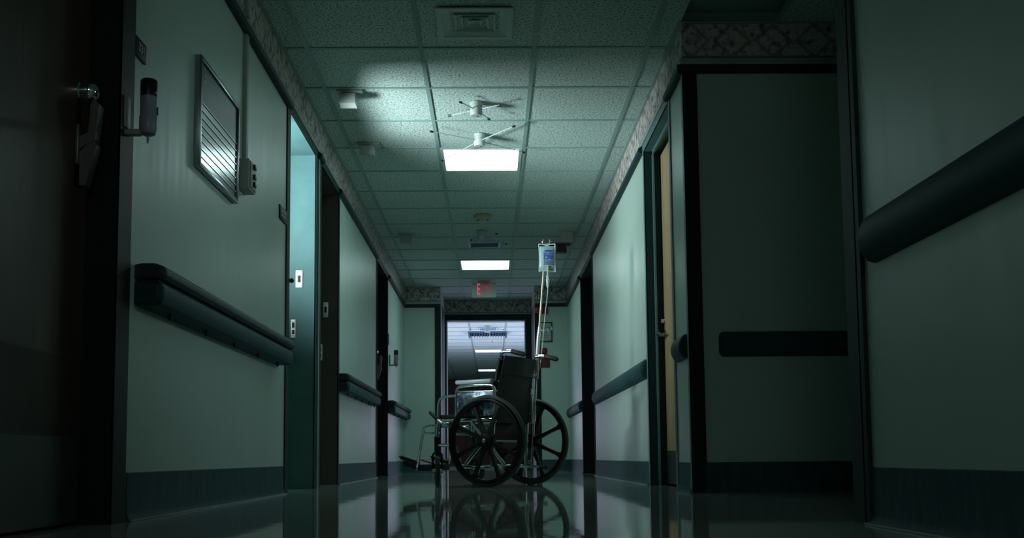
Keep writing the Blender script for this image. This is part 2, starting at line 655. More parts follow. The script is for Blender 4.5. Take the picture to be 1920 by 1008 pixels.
cols = [(XL, GX), (GX, GX + T), (GX + T, GX + 2 * T), (GX + 2 * T, GX + 3 * T), (GX + 3 * T, XR)]
for r in range(-6, 16):
    y0 = GY + r * T
    y1 = min(y0 + T, YA)
    for ci, (x0, x1) in enumerate(cols):
        c = ci - 1
        if (c, r) in LIGHT_CELLS:
            continue
        a, b = x0, x1
        if y0 >= YF - 0.05 and ci in (0, 4):
            continue
        if ci == 4 and y0 > 2.6 and y1 < 5.2:
            b = GX + 4 * T
        tile(a, b, y0, y1, ceil)
    if r > -6:
        xr = 4.0 if 2.8 < y0 < 5.1 else XR
        tee_cross(y0, XL if y0 < YF else AL, xr if y0 < YF else AR, ceil)
for k in range(1, 6):      # side corridor tiles
    for r in (-4, -3, -2, -1, 0):
        y0 = GY + r * T
        y1 = min(y0 + T, 5.17)
        y0 = max(y0, 2.74)
        if y1 - y0 > 0.1:
            tile(GX + (3 + k) * T, min(GX + (4 + k) * T, 4.0), y0, y1, ceil)
    tee_main(GX + (3 + k) * T, 2.74, 5.17, ceil)
for k in range(4):
    tee_main(GX + k * T, -2.4, YA if k in (1, 2) else YF, ceil)
# wall angle round the edge
wa = MB()
wa.box(XL, XL + 0.022, -2.4, YF, ZC - 0.003, ZC + 0.004)
wa.build('wall_angle', GRID, ceil)
MB().box(XR - 0.022, XR, 5.17, YF, ZC - 0.003, ZC + 0.004).build('wall_angle', GRID, ceil)
MB().box(XR - 0.022, 4.0, 5.148, 5.17, ZC - 0.003, ZC + 0.004).build('wall_angle', GRID, ceil)
MB().box(XL, AL, YF - 0.022, YF, ZC - 0.003, ZC + 0.004).build('wall_angle', GRID, ceil)
MB().box(AR, XR, YF - 0.022, YF, ZC - 0.003, ZC + 0.004).build('wall_angle', GRID, ceil)
MB().box(AL, AR, YA - 0.022, YA, ZC - 0.003, ZC + 0.004).build('wall_angle', GRID, ceil)
# lobby ceiling
FAR_SKIP = {(1, 27), (1, 35), (1, 22)}
for r in range(17, 41):
    y0 = GY + r * T
    for c in range(-1, 4):
        if (c, r) in FAR_SKIP:
            continue
        x0 = GX + (c) * T
        x1 = x0 + T
        tile(max(x0, -1.74), min(x1, 1.74), y0, y0 + T, cl2)
    tee_cross(y0, -1.74, 1.74, cl2)
for k in range(-1, 5):
    tee_main(GX + k * T, YA + 0.2, 29.6, cl2)

# ------------------------------------------------------------------ border, bead, crown rail
CROWN = [(0, ZD), (0.018, ZD), (0.03, ZD + 0.008), (0.034, ZD + 0.021), (0.03, ZD + 0.035), (0.018, ZD + 0.043), (0, ZD + 0.043)]
BEADP = [(0, ZD + 0.043), (0.016, ZD + 0.045), (0.016, ZD + 0.060), (0.009, ZD + 0.065), (0.009, ZD + 0.078), (0, ZD + 0.082)]


def crown(y0, y1, side, label):
    x, d = (XL, (1, 0, 0)) if side == 'left' else (XR, (-1, 0, 0))
    o = MB().prism(CROWN, y0, y1, (0, 1, 0), d, (x, 0, 0)).build(trim_name(), TRIM)
    struct(o, label)


def run_y(name, prof, y0, y1, x, d, mat, label):
    o = MB().prism(prof, y0, y1, (0, 1, 0), (d, 0, 0), (x, 0, 0)).build(name, mat)
    return struct(o, label)


def run_x(name, prof, x0, x1, y, mat, label):
    o = MB().prism(prof, x0, x1, (1, 0, 0), (0, -1, 0), (0, y, 0)).build(name, mat)
    return struct(o, label)


PAPERP = [(0, ZD + 0.082), (0.004, ZD + 0.082), (0.004, ZC), (0, ZC)]
crown(3.107, 5.70, 'left', 'dark crown rail on the left wall above the directory board')
crown(-2.4, 2.0, 'left', 'dark crown rail on the left wall before the wooden door')
crown(6.66, 6.80, 'left', 'short crown rail between the open doorways')
crown(7.58, 10.1, 'left', 'dark crown rail past the open doorways')
crown(11.24, YF, 'left', 'last dark crown rail on the left wall')
crown(5.16, 5.60, 'right', 'short crown rail beside the oak door')
crown(6.57, 10.0, 'right', 'dark crown rail on the lit right wall')
crown(11.38, YF, 'right', 'last dark crown rail on the right wall')
run_y(trim_name(), PAPERP, -2.4, YF, XL, 1, BORDER, 'patterned wallpaper border along the left wall')
run_y(trim_name(), BEADP, -2.4, YF, XL, 1, BEAD, 'pale bead under the left wallpaper border')
run_y(trim_name(), PAPERP, 5.17, YF, XR, -1, BORDER, 'patterned wallpaper border along the right wall')
run_y(trim_name(), BEADP, 5.16, YF, XR, -1, BEAD, 'pale bead under the right wallpaper border')
run_y(trim_name(), PAPERP, -2.4, 2.74, XR, -1, BORDER, 'wallpaper border on the foreground right wall')
run_x(trim_name(), PAPERP, XR - 0.004, 4.0, 5.17, BORDER, 'dark wallpaper border over the side corridor wall')
run_x(trim_name(), BEADP, XR - 0.014, 4.0, 5.17, BEAD, 'bead under the side corridor border')
run_x(trim_name(), CROWN, XR - 0.034, 4.0, 5.17, TRIM, 'dark crown rail over the side corridor wall')
for x0, x1, s in ((XL, AL, 'left'), (AR, XR, 'right')):
    run_x(trim_name(), PAPERP, x0, x1, YF, BORDER, 'wallpaper border on the end wall, %s of the recess' % s)
    run_x(trim_name(), BEADP, x0, x1, YF, BEAD, 'pale bead on the end wall, %s of the recess' % s)
    run_x(trim_name(), CROWN, x0, x1, YF, TRIM, 'dark crown rail on the end wall, %s of the recess' % s)
run_x(trim_name(), [(0, 2.19), (0.004, 2.19), (0.004, ZC), (0, ZC)], AL, AR, YA, BORDER, 'wallpaper border over the end doorway')
run_x(trim_name(), [(0, 2.172), (0.014, 2.174), (0.014, 2.19), (0, 2.19)], AL, AR, YA, BEAD, 'pale bead over the end doorway')
run_y(trim_name(), PAPERP, YF, YA, AL, 1, BORDER, 'border on the left cheek of the recess')
run_y(trim_name(), PAPERP, YF, YA, AR, -1, BORDER, 'border on the right cheek of the recess')

# ------------------------------------------------------------------ baseboards (rubber cove base)
COVE = [(0, 0), (0.016, 0.0), (0.010, 0.012), (0.004, 0.03), (0.004, 0.146), (0, 0.148)]
run_y('baseboard_left', COVE, 3.235, 5.64, XL, 1, BASE, 'dark teal rubber base under the directory wall')
run_y('baseboard_left.001', COVE, 7.62, 10.1, XL, 1, BASE, 'rubber base on the left wall past the doorways')
run_y('baseboard_left.002', COVE, 11.24, YF, XL, 1, BASE, 'rubber base on the last piece of left wall')
run_y('baseboard_right', COVE, -2.4, 2.73, XR, -1, BASE, 'rubber base on the foreground right wall')
run_y('baseboard_right.001', COVE, 5.18, 5.55, XR, -1, BASE, 'rubber base on the strip beside the oak door')
run_y('baseboard_right.002', COVE, 6.58, 9.98, XR, -1, BASE, 'rubber base on the lit right wall')
run_y('baseboard_right.003', COVE, 11.38, YF, XR, -1, BASE, 'rubber base on the last piece of right wall')
run_x('baseboard_side', COVE, XR + 0.06, 4.0, 5.17, BASE, 'black looking base of the side corridor wall')
run_x('baseboard_back', COVE, XL, AL - 0.01, YF, BASE, 'rubber base on the end wall left of the recess')
run_x('baseboard_back.001', COVE, AR + 0.01, XR, YF, BASE, 'rubber base on the end wall right of the recess')

# pale strips painting the shiny highlight where the base meets the floor
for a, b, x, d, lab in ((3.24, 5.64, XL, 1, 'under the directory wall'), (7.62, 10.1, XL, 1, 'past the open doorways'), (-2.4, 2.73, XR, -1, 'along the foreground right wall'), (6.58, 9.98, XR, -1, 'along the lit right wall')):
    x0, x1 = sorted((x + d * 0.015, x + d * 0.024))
    struct(MB().box(x0, x1, a, b, 0, 0.005, bev=0.0015).build(trim_name(), BEAD), 'thin pale strip painting the edge highlight on the floor ' + lab)
# corner guards
for xx, d, nm in ((AL, 1, 'left'), (AR, -1, 'right')):
    a, b = sorted((xx, xx + d * 0.006))
    struct(MB().box(a, b, YF + 0.22, YA - 0.014, 0, 2.172).build(trim_name(), TRIM), 'dark panel on the %s cheek of the recess' % nm)
    struct(MB().box(a, b, YF - 0.002, YF + 0.22, 0, 2.172).build(trim_name(), BEAD), 'pale strip painting the lit edge on the %s cheek of the recess' % nm)  # pale colour paints the lobby light caught on the recess edge
o = MB().box(XR - 0.006, XR + 0.068, 5.162, 5.17, 0, ZD + 0.002).build(trim_name(), BLACKF)
struct(o, 'dark corner guard on the side corridor wall')
o = MB().box(XR - 0.007, XR, 5.162, 5.20, 0, ZD + 0.002).build(trim_name(), TEAL)
struct(o, 'thin teal edge of the corner beside the rail stub')
o = MB().box(XR - 0.012, XR, 2.715, 2.835, 0, 2.30).box(XR - 0.012, XR + 0.1, 2.742, 2.752, 0, 2.30).build(trim_name(), TRIM)
struct(o, 'dark corner guard at the end of the foreground right wall')
for x0, x1, s in ((AL - 0.075, AL, 'left'), (AR - 0.004, AR + 0.07, 'right')):
    o = MB().box(x0, x1, YF - 0.008, YF, 0, ZD).build(trim_name(), BLACKF)
    struct(o, 'dark corner trim at the %s edge of the recess' % s)

# ------------------------------------------------------------------ doors


def paddle(par, s, at=(0, 0, 0), mir=1):
    """hospital paddle latch: plate, neck and long paddle; s = +1 points out along +x"""
    x, y, z = at
    MB().box(x, x + s * 0.012, y - 0.03, y + 0.03, z - 0.06, z + 0.06, bev=0.003).build('latch_plate', PADDLE, par)
    h = MB()
    h.prism([(0.0, z - 0.02), (0.055, z + 0.015), (0.065, z + 0.12), (0.05, z + 0.135), (0.04, z + 0.12), (0.035, z + 0.035), (0.0, z + 0.02)], y - 0.02, y + 0.02, (0, 1, 0), (s, 0, 0), (x, 0, 0))
    h.prism([(0.012, z - 0.12), (0.03, z - 0.12), (0.06, z + 0.0), (0.05, z + 0.02), (0.012, z - 0.02)], y - 0.018, y + 0.018, (0, 1, 0), (s, 0, 0), (x, 0, 0))
    h.build('paddle_handle', PADDLE, par)


def door_frame(par, y0, y1, xw, d, depth, cas, mat, matj, matj2=None, ztop=ZD):
    """jambs, head and casing round an opening in a side wall; d = direction into the corridor"""
    xi = xw - d * depth
    a, b = min(xw + d * 0.006, xi), max(xw + d * 0.006, xi)
    MB().box(a, b, y1, y1 + 0.02, 0, ztop).build('far_jamb', matj, par)
    MB().box(a, b, y0 - 0.02, y0, 0, ztop).build('near_jamb', matj2 or matj, par)
    MB().box(a, b, y0 - 0.02, y1 + 0.02, ztop, ztop + 0.046).build('head_jamb', mat if d < 0 else matj, par)
    c0, c1 = min(xw, xw + d * 0.007), max(xw, xw + d * 0.007)
    MB().box(c0, c1, y0 - cas, y0, 0, ztop + 0.043).build('near_casing', mat, par)
    MB().box(c0, c1, y1, y1 + cas, 0, ztop + 0.043).build('far_casing', mat, par)
    MB().box(c0, c1, y0, y1, ztop, ztop + 0.043).build('head_casing', mat, par)


# door_1: dark wooden door at the left edge of the picture
d1 = struct(empty('door_1', (0, 0, 0)), 'dark wooden door with paddle latch at the left edge')
door_frame(d1, 2.06, 3.10, XL, 1, TH, 0.112, BLACKF, BLACKF)
leaf = MB().box(-1.25, -1.203, 2.06, 3.10, 0.012, ZD).build('door_leaf', DWOOD, d1)
MB().box(-1.203, -1.199, 2.08, 3.085, 0.01, 0.252).build('kick_plate', DSTEEL, leaf)
MB().box(-1.203, -1.2005, 2.08, 3.09, 0.252, 0.478).build('mop_plate', make_wood('worn_lower_wood', (0.04, 0.027, 0.02), (0.06, 0.04, 0.03), 0.55), leaf)
lk1 = MB().lathe([(0.034, 0), (0.034, 0.006), (0.030, 0.010), (0.032, 0.03), (0.028, 0.045), (0.018, 0.054), (0, 0.058)], (-1.203, 3.03, 1.262), (1, 0, 0), 20)
lk1.build('deadbolt', CHROME, leaf)
paddle(leaf, 1, (-1.203, 3.03, 1.10))

# door_2, door_3: the two open doorways


def strike(par, x, y, z, w_, h_, holes):
    p = MB().box(x - w_ / 2, x + w_ / 2, y - 0.004, y, z - h_ / 2, z + h_ / 2, bev=0.0012).build('strike_plate', PLATE, par)
    for (dz, hh, ww) in holes:
        MB().box(x - ww / 2, x + ww / 2, y - 0.0055, y - 0.003, z + dz - hh / 2, z + dz + hh / 2).build('strike_slot', SLOT, p)
    for sx in (-1, 1):
        for sz in (-1, 1):
            MB().lathe([(0.0035, 0), (0.0035, 0.0016), (0, 0.002)], (x + sx * w_ * 0.3, y - 0.004, z + sz * h_ * 0.40), (0, -1, 0), 8).build('screw', STEEL, p)


d2 = struct(empty('door_2'), 'open doorway with a lit teal jamb and white strike plates')
door_frame(d2, 5.74, 6.585, XL, 1, TH, 0.085, TRIM, JAMB, BLACKF)
strike(d2, -1.208, 6.585, 1.315, 0.042, 0.108, [(0.0, 0.044, 0.018)])
strike(d2, -1.243, 6.585, 1.00, 0.03, 0.115, [(0.022, 0.034, 0.016), (-0.022, 0.026, 0.016)])
MB().lathe([(0.004, 0), (0.004, 0.02), (0.013, 0.022), (0.013, 0.034), (0.008, 0.04), (0, 0.04)], (-1.105, 5.735, 1.165), (0.2, 1, 0), 14).build('door_stop', RUBBER, d2)
d3 = struct(empty('door_3'), 'open doorway with an unlit brown jamb')
door_frame(d3, 6.80, 7.585, XL, 1, TH, 0.06, TRIM, BROWN, BROWN)
strike(d3, -1.199, 7.585, 1.26, 0.036, 0.108, [(0.0, 0.044, 0.016)])
strike(d3, -1.236, 7.585, 0.95, 0.03, 0.115, [(0.022, 0.034, 0.014), (-0.022, 0.026, 0.014)])
# thin metal edge strip on the pier
o = MB().box(XL + 0.006, XL + 0.013, 6.67, 6.70, 0, ZD).build(trim_name(), BEAD)
struct(o, 'thin pale edge strip on the pier between the open doorways')

# door_4: far left door
d4 = struct(empty('door_4'), 'dark door recessed in the far left wall')
door_frame(d4, 10.14, 11.20, XL, 1, TH, 0.03, BLACKF, BLACKF)
lf4 = MB().box(-1.26, -1.215, 10.14, 11.20, 0.012, ZD).build('door_leaf', DWOOD, d4)
MB().lathe([(0.03, 0), (0.03, 0.006), (0.02, 0.03), (0, 0.034)], (-1.215, 11.05, 1.30), (1, 0, 0), 16).build('deadbolt', CHROME, lf4)
paddle(lf4, 1, (-1.215, 11.05, 1.13))

# door_5: oak door on the right
d5 = struct(empty('door_5'), 'pale oak door with lever handle in the right wall')
door_frame(d5, 5.60, 6.53, XR, -1, TH, 0.045, TEAL, TRIM)
MB().box(XR + 0.045, XR + 0.057, 6.505, 6.53, 0, ZD).box(XR + 0.045, XR + 0.057, 5.60, 6.53, ZD - 0.025, ZD).build('door_stop', TEAL, d5)
lf5 = MB().box(1.085, 1.13, 5.60, 6.53, 0.012, ZD - 0.03).build('door_leaf', OAK, d5)
MB().box(1.081, 1.085, 5.62, 6.515, 0.012, 0.212).build('kick_plate', DSTEEL, lf5)
MB().lathe([(0.024, 0), (0.024, 0.008), (0.014, 0.012), (0.014, 0.03), (0, 0.031)], (1.085, 6.47, 1.015), (-1, 0, 0), 18).build('deadbolt', CHROME, lf5)
hd = MB().lathe([(0.028, 0), (0.028, 0.008), (0.012, 0.012), (0.011, 0.055), (0, 0.056)], (1.085, 6.47, 0.93), (-1, 0, 0), 18)
hd.tube([(1.035, 6.47, 0.93), (1.028, 6.44, 0.93), (1.026, 6.36, 0.928)], [0.011, 0.011, 0.008], 10)
hd.build('lever_handle', STEEL, lf5)

# door_6: far right door
d6 = struct(empty('door_6'), 'dark doorway in the far right wall')
door_frame(d6, 10.02, 11.34, XR, -1, TH, 0.03, TRIM, BLACKF)
MB().box(1.10, 1.145, 10.02, 11.34, 0.012, ZD).build('door_leaf', DWOOD, d6)

# door_7: end doorway frame
d7 = struct(empty('door_7'), 'wide dark framed end doorway opening to the bright lobby')
for x0, x1, nm in ((AL + 0.0, DL, 'left_casing'), (DR, AR, 'right_casing')):
    MB().box(x0, x1, YA - 0.014, YA, 0, 2.172).build(nm, TRIM, d7)
MB().box(DL, DR, YA - 0.014, YA, 2.105, 2.172).build('head_casing', TRIM, d7)
MB().box(DL, DL + 0.014, YA - 0.014, YA + 0.16, 0, 2.105).build('left_jamb', BEAD, d7)
MB().box(DR - 0.014, DR, YA - 0.014, YA + 0.16, 0, 2.105).build('right_jamb', BEAD, d7)
MB().box(DL, DR, YA - 0.014, YA + 0.16, 2.091, 2.105).build('head_jamb', TRIM, d7)

# ------------------------------------------------------------------ handrails
BODY = [(0, 0.668), (0.062, 0.668), (0.078, 0.676), (0.084, 0.692), (0.084, 0.726), (0.078, 0.738), (0.05, 0.742), (0, 0.742)]
GRIP = [(0, 0.748), (0.05, 0.748), (0.082, 0.752), (0.092, 0.764), (0.092, 0.78), (0.082, 0.794), (0.06, 0.802), (0.02, 0.802), (0, 0.798)]
MIDP = [(0, 0.742), (0.07, 0.742), (0.07, 0.748), (0, 0.748)]


def left_rail(y0, y1, label, nscrew):
    t = thing('handrail', label, 'handrail', (XL, y0, 0.668))
    off = (0, -y0, -0.668)
    def P(prof, a, b, nm, mat, par=t):
        return MB().prism(prof, a, b, (0, 1, 0), (1, 0, 0), off).build(nm, mat, par)
    P(BODY, y0 + 0.03, y1 - 0.03, 'bumper_face', RAILC)
    P(MIDP, y0 + 0.02, y1 - 0.02, 'groove_strip', RAILG)
    P(GRIP, y0 + 0.03, y1 - 0.02, 'top_grip', RAILG)
    bodyr = [(d, z) for d, z in BODY]
    for a, b in ((y0, y0 + 0.03), (y1 - 0.03, y1)):
        st = [(a, 0.8), (a + 0.012, 0.96), (b, 1.0)] if a == y0 else [(a, 1.0), (b - 0.012, 0.96), (b, 0.8)]
        MB().prism(BODY, a, b, (0, 1, 0), (1, 0, 0), off, st).prism(GRIP, a, b, (0, 1, 0), (1, 0, 0), off, st).build('end_cap', RAILG, t)
    for i in range(nscrew):
        y = (i + 0.5) / nscrew * (y1 - y0)
        MB().lathe([(0.008, 0), (0.008, -0.008), (0.004, -0.022), (0, -0.024)], (0.045, y, 0.0), (0, 0, 1), 10).build('bracket_screw', BLACK, t)
    return t


left_rail(3.27, 5.48, 'teal handrail with dark top grip under the directory board', 5)
left_rail(7.61, 9.80, 'teal handrail between the brown doorway and the far left door', 5)
left_rail(11.24, 13.38, 'teal handrail at the end of the left wall below the small dispenser', 4)

ARC = [(0, 0.667), (0.018, 0.672), (0.032, 0.688), (0.041, 0.71), (0.044, 0.73), (0.041, 0.75), (0.032, 0.772), (0.018, 0.788), (0, 0.793)]


def crash_rail(s0, s1, axis, org, ddir, label, caps=(1, 1)):
    sd = Vector(axis)
    o = Vector(org) + sd * s0
    o.z = 0.667
    t = thing('crash_rail', label, 'handrail', o)
    off = Vector(org) - o
    off.z = -0.667
    c = 0.022
    a = s0 + (c if caps[0] else 0)
    b = s1 - (c if caps[1] else 0)
    MB().prism(ARC, a, b, sd, ddir, off).build('rail_cover', RAILC, t)
    if caps[0]:
        MB().prism(ARC, 0, 0, sd, ddir, off, [(s0, 0.62), (s0 + 0.006, 0.84), (s0 + 0.014, 0.96), (a, 1.0)]).build('end_cap', RAILG, t)
    if caps[1]:
        MB().prism(ARC, 0, 0, sd, ddir, off, [(b, 1.0), (s1 - 0.014, 0.96), (s1 - 0.006, 0.84), (s1, 0.62)]).build('end_cap', RAILG, t)
    return t


crash_rail(-1.2, 2.66, (0, 1, 0), (XR, 0, 0), (-1, 0, 0), 'big sloping rounded crash rail on the foreground right wall')
crash_rail(1.128, 3.9, (1, 0, 0), (0, 5.17, 0), (0, -1, 0), 'level black crash rail on the dark side corridor wall')
crash_rail(5.225, 5.50, (0, 1, 0), (XR, 0, 0), (-1, 0, 0), 'short stub of crash rail beside the oak door')
crash_rail(6.60, 9.90, (0, 1, 0), (XR, 0, 0), (-1, 0, 0), 'teal crash rail along the lit right wall')
crash_rail(11.40, 13.3, (0, 1, 0), (XR, 0, 0), (-1, 0, 0), 'far teal crash rail on the right wall behind the wheelchair')

# ------------------------------------------------------------------ things on the left wall
t = thing('room_plaque', 'small dark room number plaque reading 331 by the wooden door', 'sign', (XL, 3.262, 1.484))
MB().box(0.0, 0.008, -0.052, 0.052, -0.031, 0.031, bev=0.002).build('plate', PLQ, t)
text('lettering', '331', 0.042, LETTER, t, (0.0086, 0.006, 0.002), (PI / 2, 0, PI / 2), bold=0.0006)

t = thing('room_plaque', 'small dark plaque on the left wall above the handrail end', 'sign', (XL, 5.562, 1.487))
MB().box(0.0, 0.008, -0.093, 0.093, -0.037, 0.037, bev=0.002).build('plate', PLQ, t)
for k in range(2):
    MB().box(0.008, 0.009, -0.06, 0.05, 0.008 - k * 0.022, 0.014 - k * 0.022).build('print_line', LETTER, t)


def dispenser(y, zb, label):
    t = thing('gel_dispenser', label, 'dispenser', (XL, y, zb))
    MB().box(0, 0.014, -0.02, 0.02, 0.02, 0.12, bev=0.003).box(0, 0.055, -0.014, 0.014, -0.002, 0.016, bev=0.004).build('wall_bracket', GPLAST, t)
    c = (0.074, 0, 0)
    b = MB().lathe([(0.010, -0.004), (0.022, 0.002), (0.0265, 0.014), (0.0265, 0.055), (0.0245, 0.059), (0.0245, 0.118)], c, (0, 0, 1), 24).build('bottle', GELB, t)
    MB().lathe([(0.0248, 0.118), (0.0250, 0.166), (0.022, 0.171), (0, 0.172)], c, (0, 0, 1), 24).build('dark_cap_label', GELT, t)
    MB().box(0.0975, 0.0995, -0.010, 0.004, 0.125, 0.132).build('label_mark', LETTER, b)
    MB().lathe([(0.006, 0.0), (0.004, -0.010), (0.003, -0.026), (0, -0.027)], c, (0, 0, 1), 12).build('nozzle', GPLAST, t)
    MB().box(0.097, 0.102, 0.002, 0.008, 0.062, 0.088, bev=0.002).build('press_bar', GELT, t)
    return t


dispenser(3.145, 1.170, 'grey hand gel dispenser with black top beside the wooden door frame')
dispenser(11.43, 1.185, 'hand gel dispenser on the pale strip past the far left door')
t = thing('room_plaque', 'tiny plaque above the far hand gel dispenser', 'sign', (XL, 11.30, 1.46))
MB().box(0, 0.008, -0.04, 0.04, -0.06, 0.06, bev=0.002).build('plate', PLQ, t)
MB().box(0.008, 0.009, -0.025, 0.025, 0.012, 0.02).build('print_line', LETTER, t)

# directory board
DY0, DY1, DZ0, DZ1 = 3.885, 4.49, 1.285, 1.715
t = thing('directory_board', 'silver framed directory board with dark green header and name strips', 'sign', (XL, DY0, DZ0))
W_, H_ = DY1 - DY0, DZ1 - DZ0
MB().box(0, 0.012, 0.01, W_ - 0.01, 0.01, H_ - 0.01).build('backing', DGREEN, t)
fr = MB()
fr.box(0, 0.026, 0, 0.016, 0, H_, bev=0.002)
fr.box(0, 0.026, W_ - 0.016, W_, 0, H_, bev=0.002)
fr.box(0, 0.026, 0.016, W_ - 0.016, 0, 0.016, bev=0.002)
fr.box(0, 0.026, 0.016, W_ - 0.016, H_ - 0.016, H_, bev=0.002)
fr.build('frame', SILV, t)
MB().box(0.012, 0.018, 0.018, W_ - 0.018, H_ * 0.60, H_ - 0.018).build('header_panel', DGREEN, t)
text('lettering', '3', 0.085, LETTER, t, (0.0185, 0.075, H_ * 0.86), (PI / 2, 0, PI / 2))
ns = 8
sh = (H_ * 0.60 - 0.018) / ns
for k in range(ns):
    z0 = 0.018 + k * sh
    s_ = MB().prism([(0.012, z0 + 0.001), (0.0175, z0 + 0.001), (0.0175, z0 + sh - 0.004), (0.012, z0 + sh - 0.004)], 0.02, W_ - 0.02, (0, 1, 0), (1, 0, 0)).build('name_strip', STRIP, t)
    MB().box(0.0155, 0.0205, 0.02, W_ - 0.02, z0 + sh - 0.004, z0 + sh - 0.0015).build('strip_edge', SILV, s_)

# wire channel and wall box
t = thing('wall_switch_box', 'grey surface switch box at the foot of the vertical conduit', 'switch', (XL, 4.66, 1.38))
MB().box(0, 0.046, -0.075, 0.055, 0, 0.135, bev=0.004).build('box', CONDUIT, t)
sw = MB().box(0.046, 0.052, -0.06, 0.045, 0.008, 0.127, bev=0.002).build('cover_plate', CONDUIT, t)
for z in (0.02, 0.055, 0.10):
    MB().box(0.052, 0.062, -0.018, 0.012, z, z + 0.022, bev=0.002).build('toggle', BLACK, sw)
o = MB().box(XL, XL + 0.018, 4.645, 4.685, 1.515, ZD - 0.001, bev=0.003).build('conduit', CONDUIT, None, (XL, 4.665, 1.515))
tag(o, 'grey vertical conduit running from crown rail down to the switch box', 'conduit')
o = MB().box(XL + 0.004, XL + 0.022, 4.645, 4.685, ZD + 0.083, ZC - 0.004, bev=0.003).box(XL + 0.022, XL + 0.12, 4.645, 4.685, ZC - 0.022, ZC - 0.004, bev=0.003).build('conduit', CONDUIT, None, (XL, 4.665, ZD + 0.083))
tag(o, 'short conduit crossing the wallpaper border and bending onto the ceiling', 'conduit')

# ------------------------------------------------------------------ ceiling fittings


def ceiling_light(x0, y0, label, lamp, z=ZC):
    t = thing('ceiling_light', label, 'ceiling light', (x0 + T / 2, y0 + T / 2, z))
    h = T / 2
    f = MB()
    f.box(-h + 0.012, -h + 0.035, -h + 0.012, h - 0.012, -0.004, 0.03)
    f.box(h - 0.035, h - 0.012, -h + 0.012, h - 0.012, -0.004, 0.03)
    f.box(-h + 0.035, h - 0.035, -h + 0.012, -h + 0.03, -0.004, 0.03)
    f.box(-h + 0.035, h - 0.035, h - 0.03, h - 0.012, -0.004, 0.03)
    f.build('frame', FRAMEW, t)
    MB().box(-h + 0.033, h - 0.033, -h + 0.028, h - 0.028, 0.006, 0.012).build('diffuser', lamp, t)
    return t


ceiling_light(GX + T, GY + 4 * T, 'nearer lit square ceiling panel above the corridor', LAMPW)
ceiling_light(GX + T, GY + 11 * T, 'second lit square ceiling panel just before the exit sign', LAMPS)
ceiling_light(GX + T, GY + 27 * T, 'lit panel in the lobby ceiling seen above the armrest', LAMPF)
ceiling_light(GX + T, GY + 35 * T, 'farthest lit panel low in the doorway view', LAMPF)

# air diffuser with nested cones
t = thing('air_diffuser', 'square louvred air diffuser in the ceiling at the top of the view', 'vent', (-0.07, 5.15, ZC))


def sq_ring(ho, hi, zo, zi, thick, hx=1.0):
    b = MB()
    for s in ((1, 0), (-1, 0), (0, 1), (0, -1)):
        pass
    vo, vi = [], []
    for (sx, sy) in ((-1, -1), (1, -1), (1, 1), (-1, 1)):
        vo.append(b.bm.verts.new((sx * ho, sy * ho, zo)))
        vi.append(b.bm.verts.new((sx * hi, sy * hi, zi)))
    fs = []
    for i in range(4):
        j = (i + 1) % 4
        fs.append(b.bm.faces.new((vo[i], vo[j], vi[j], vi[i])))
    b.bm.normal_update()
    bmesh.ops.solidify(b.bm, geom=fs, thickness=thick)
    return b


sq_ring(0.192, 0.160, -0.005, -0.005, 0.006).build('flange', DIFFM, t)
sq_ring(0.160, 0.114, -0.005, 0.012, 0.003).build('sloped_frame', DIFFM, t)
MB().box(-0.12, 0.12, -0.12, 0.12, 0.042, 0.046).build('throat', BLACK, t)
for ho, hi in ((0.104, 0.080), (0.070, 0.046), (0.036, 0.006)):
    sq_ring(ho, hi, -0.003, 0.022, 0.002).build('louvre_ring', DIFFM, t)


def antenna(x, y, rods, label, k=1.0):
    t = thing('ceiling_antenna', label, 'antenna', (x, y, ZC))
    MB().lathe([(0.040 * k, 0.0), (0.040 * k, -0.02 * k), (0.034 * k, -0.022 * k), (0.034 * k, -0.032 * k), (0.038 * k, -0.036 * k), (0.038 * k, -0.075 * k), (0.034 * k, -0.082 * k), (0.006, -0.083 * k), (0, -0.083 * k)], (0, 0, 0), (0, 0, 1), 22).build('hub', WPLAST, t)
    MB().lathe([(0.005, -0.082 * k), (0.005, -0.087 * k), (0, -0.088 * k)], (0.008, 0.0, 0), (0, 0, 1), 8).build('indicator', BLACK, t)
    for (dx, dy, dz) in rods:
        v = Vector((dx, dy, dz))
        n = v.normalized()
        z0 = -0.045 * k
        p0 = Vector((n.x * 0.034 * k, n.y * 0.034 * k, z0))
        p1 = Vector((dx, dy, z0 + dz))
        r = MB().tube([p0, p1], 0.0034, 8).build('rod', WPLAST, t)
        MB().tube([p1 - n * 0.006, p1 + n * 0.014], 0.0075, 8).build('rod_tip', BLACK, r)
    return t


antenna(-0.081, 6.36, [(-0.09, -0.14, 0.0), (-0.165, 0.075, -0.01), (0.135, -0.09, 0.0), (0.075, 0.14, -0.01)], 'white ceiling hub with four short black tipped rods')
antenna(-0.069, 7.0, [(-0.31, -0.21, 0.0), (-0.265, 0.39, -0.02), (0.225, -0.31, 0.0), (0.305, 0.27, 0.0)], 'white ceiling hub with long rods in front of the nearer lit panel')
antenna(-0.085, 10.08, [(0.14, -0.1, 0.0), (0.24, 0.28, -0.02), (-0.1, 0.12, -0.01)], 'dim ceiling hub with rods behind the smoke detector', 1.1)
antenna(-0.06, 17.5, [(0.26, 0.0, 0.0), (-0.28, -0.05, 0.0), (0.07, 0.5, -0.15)], 'white hub with rods on the lobby ceiling', 1.3)


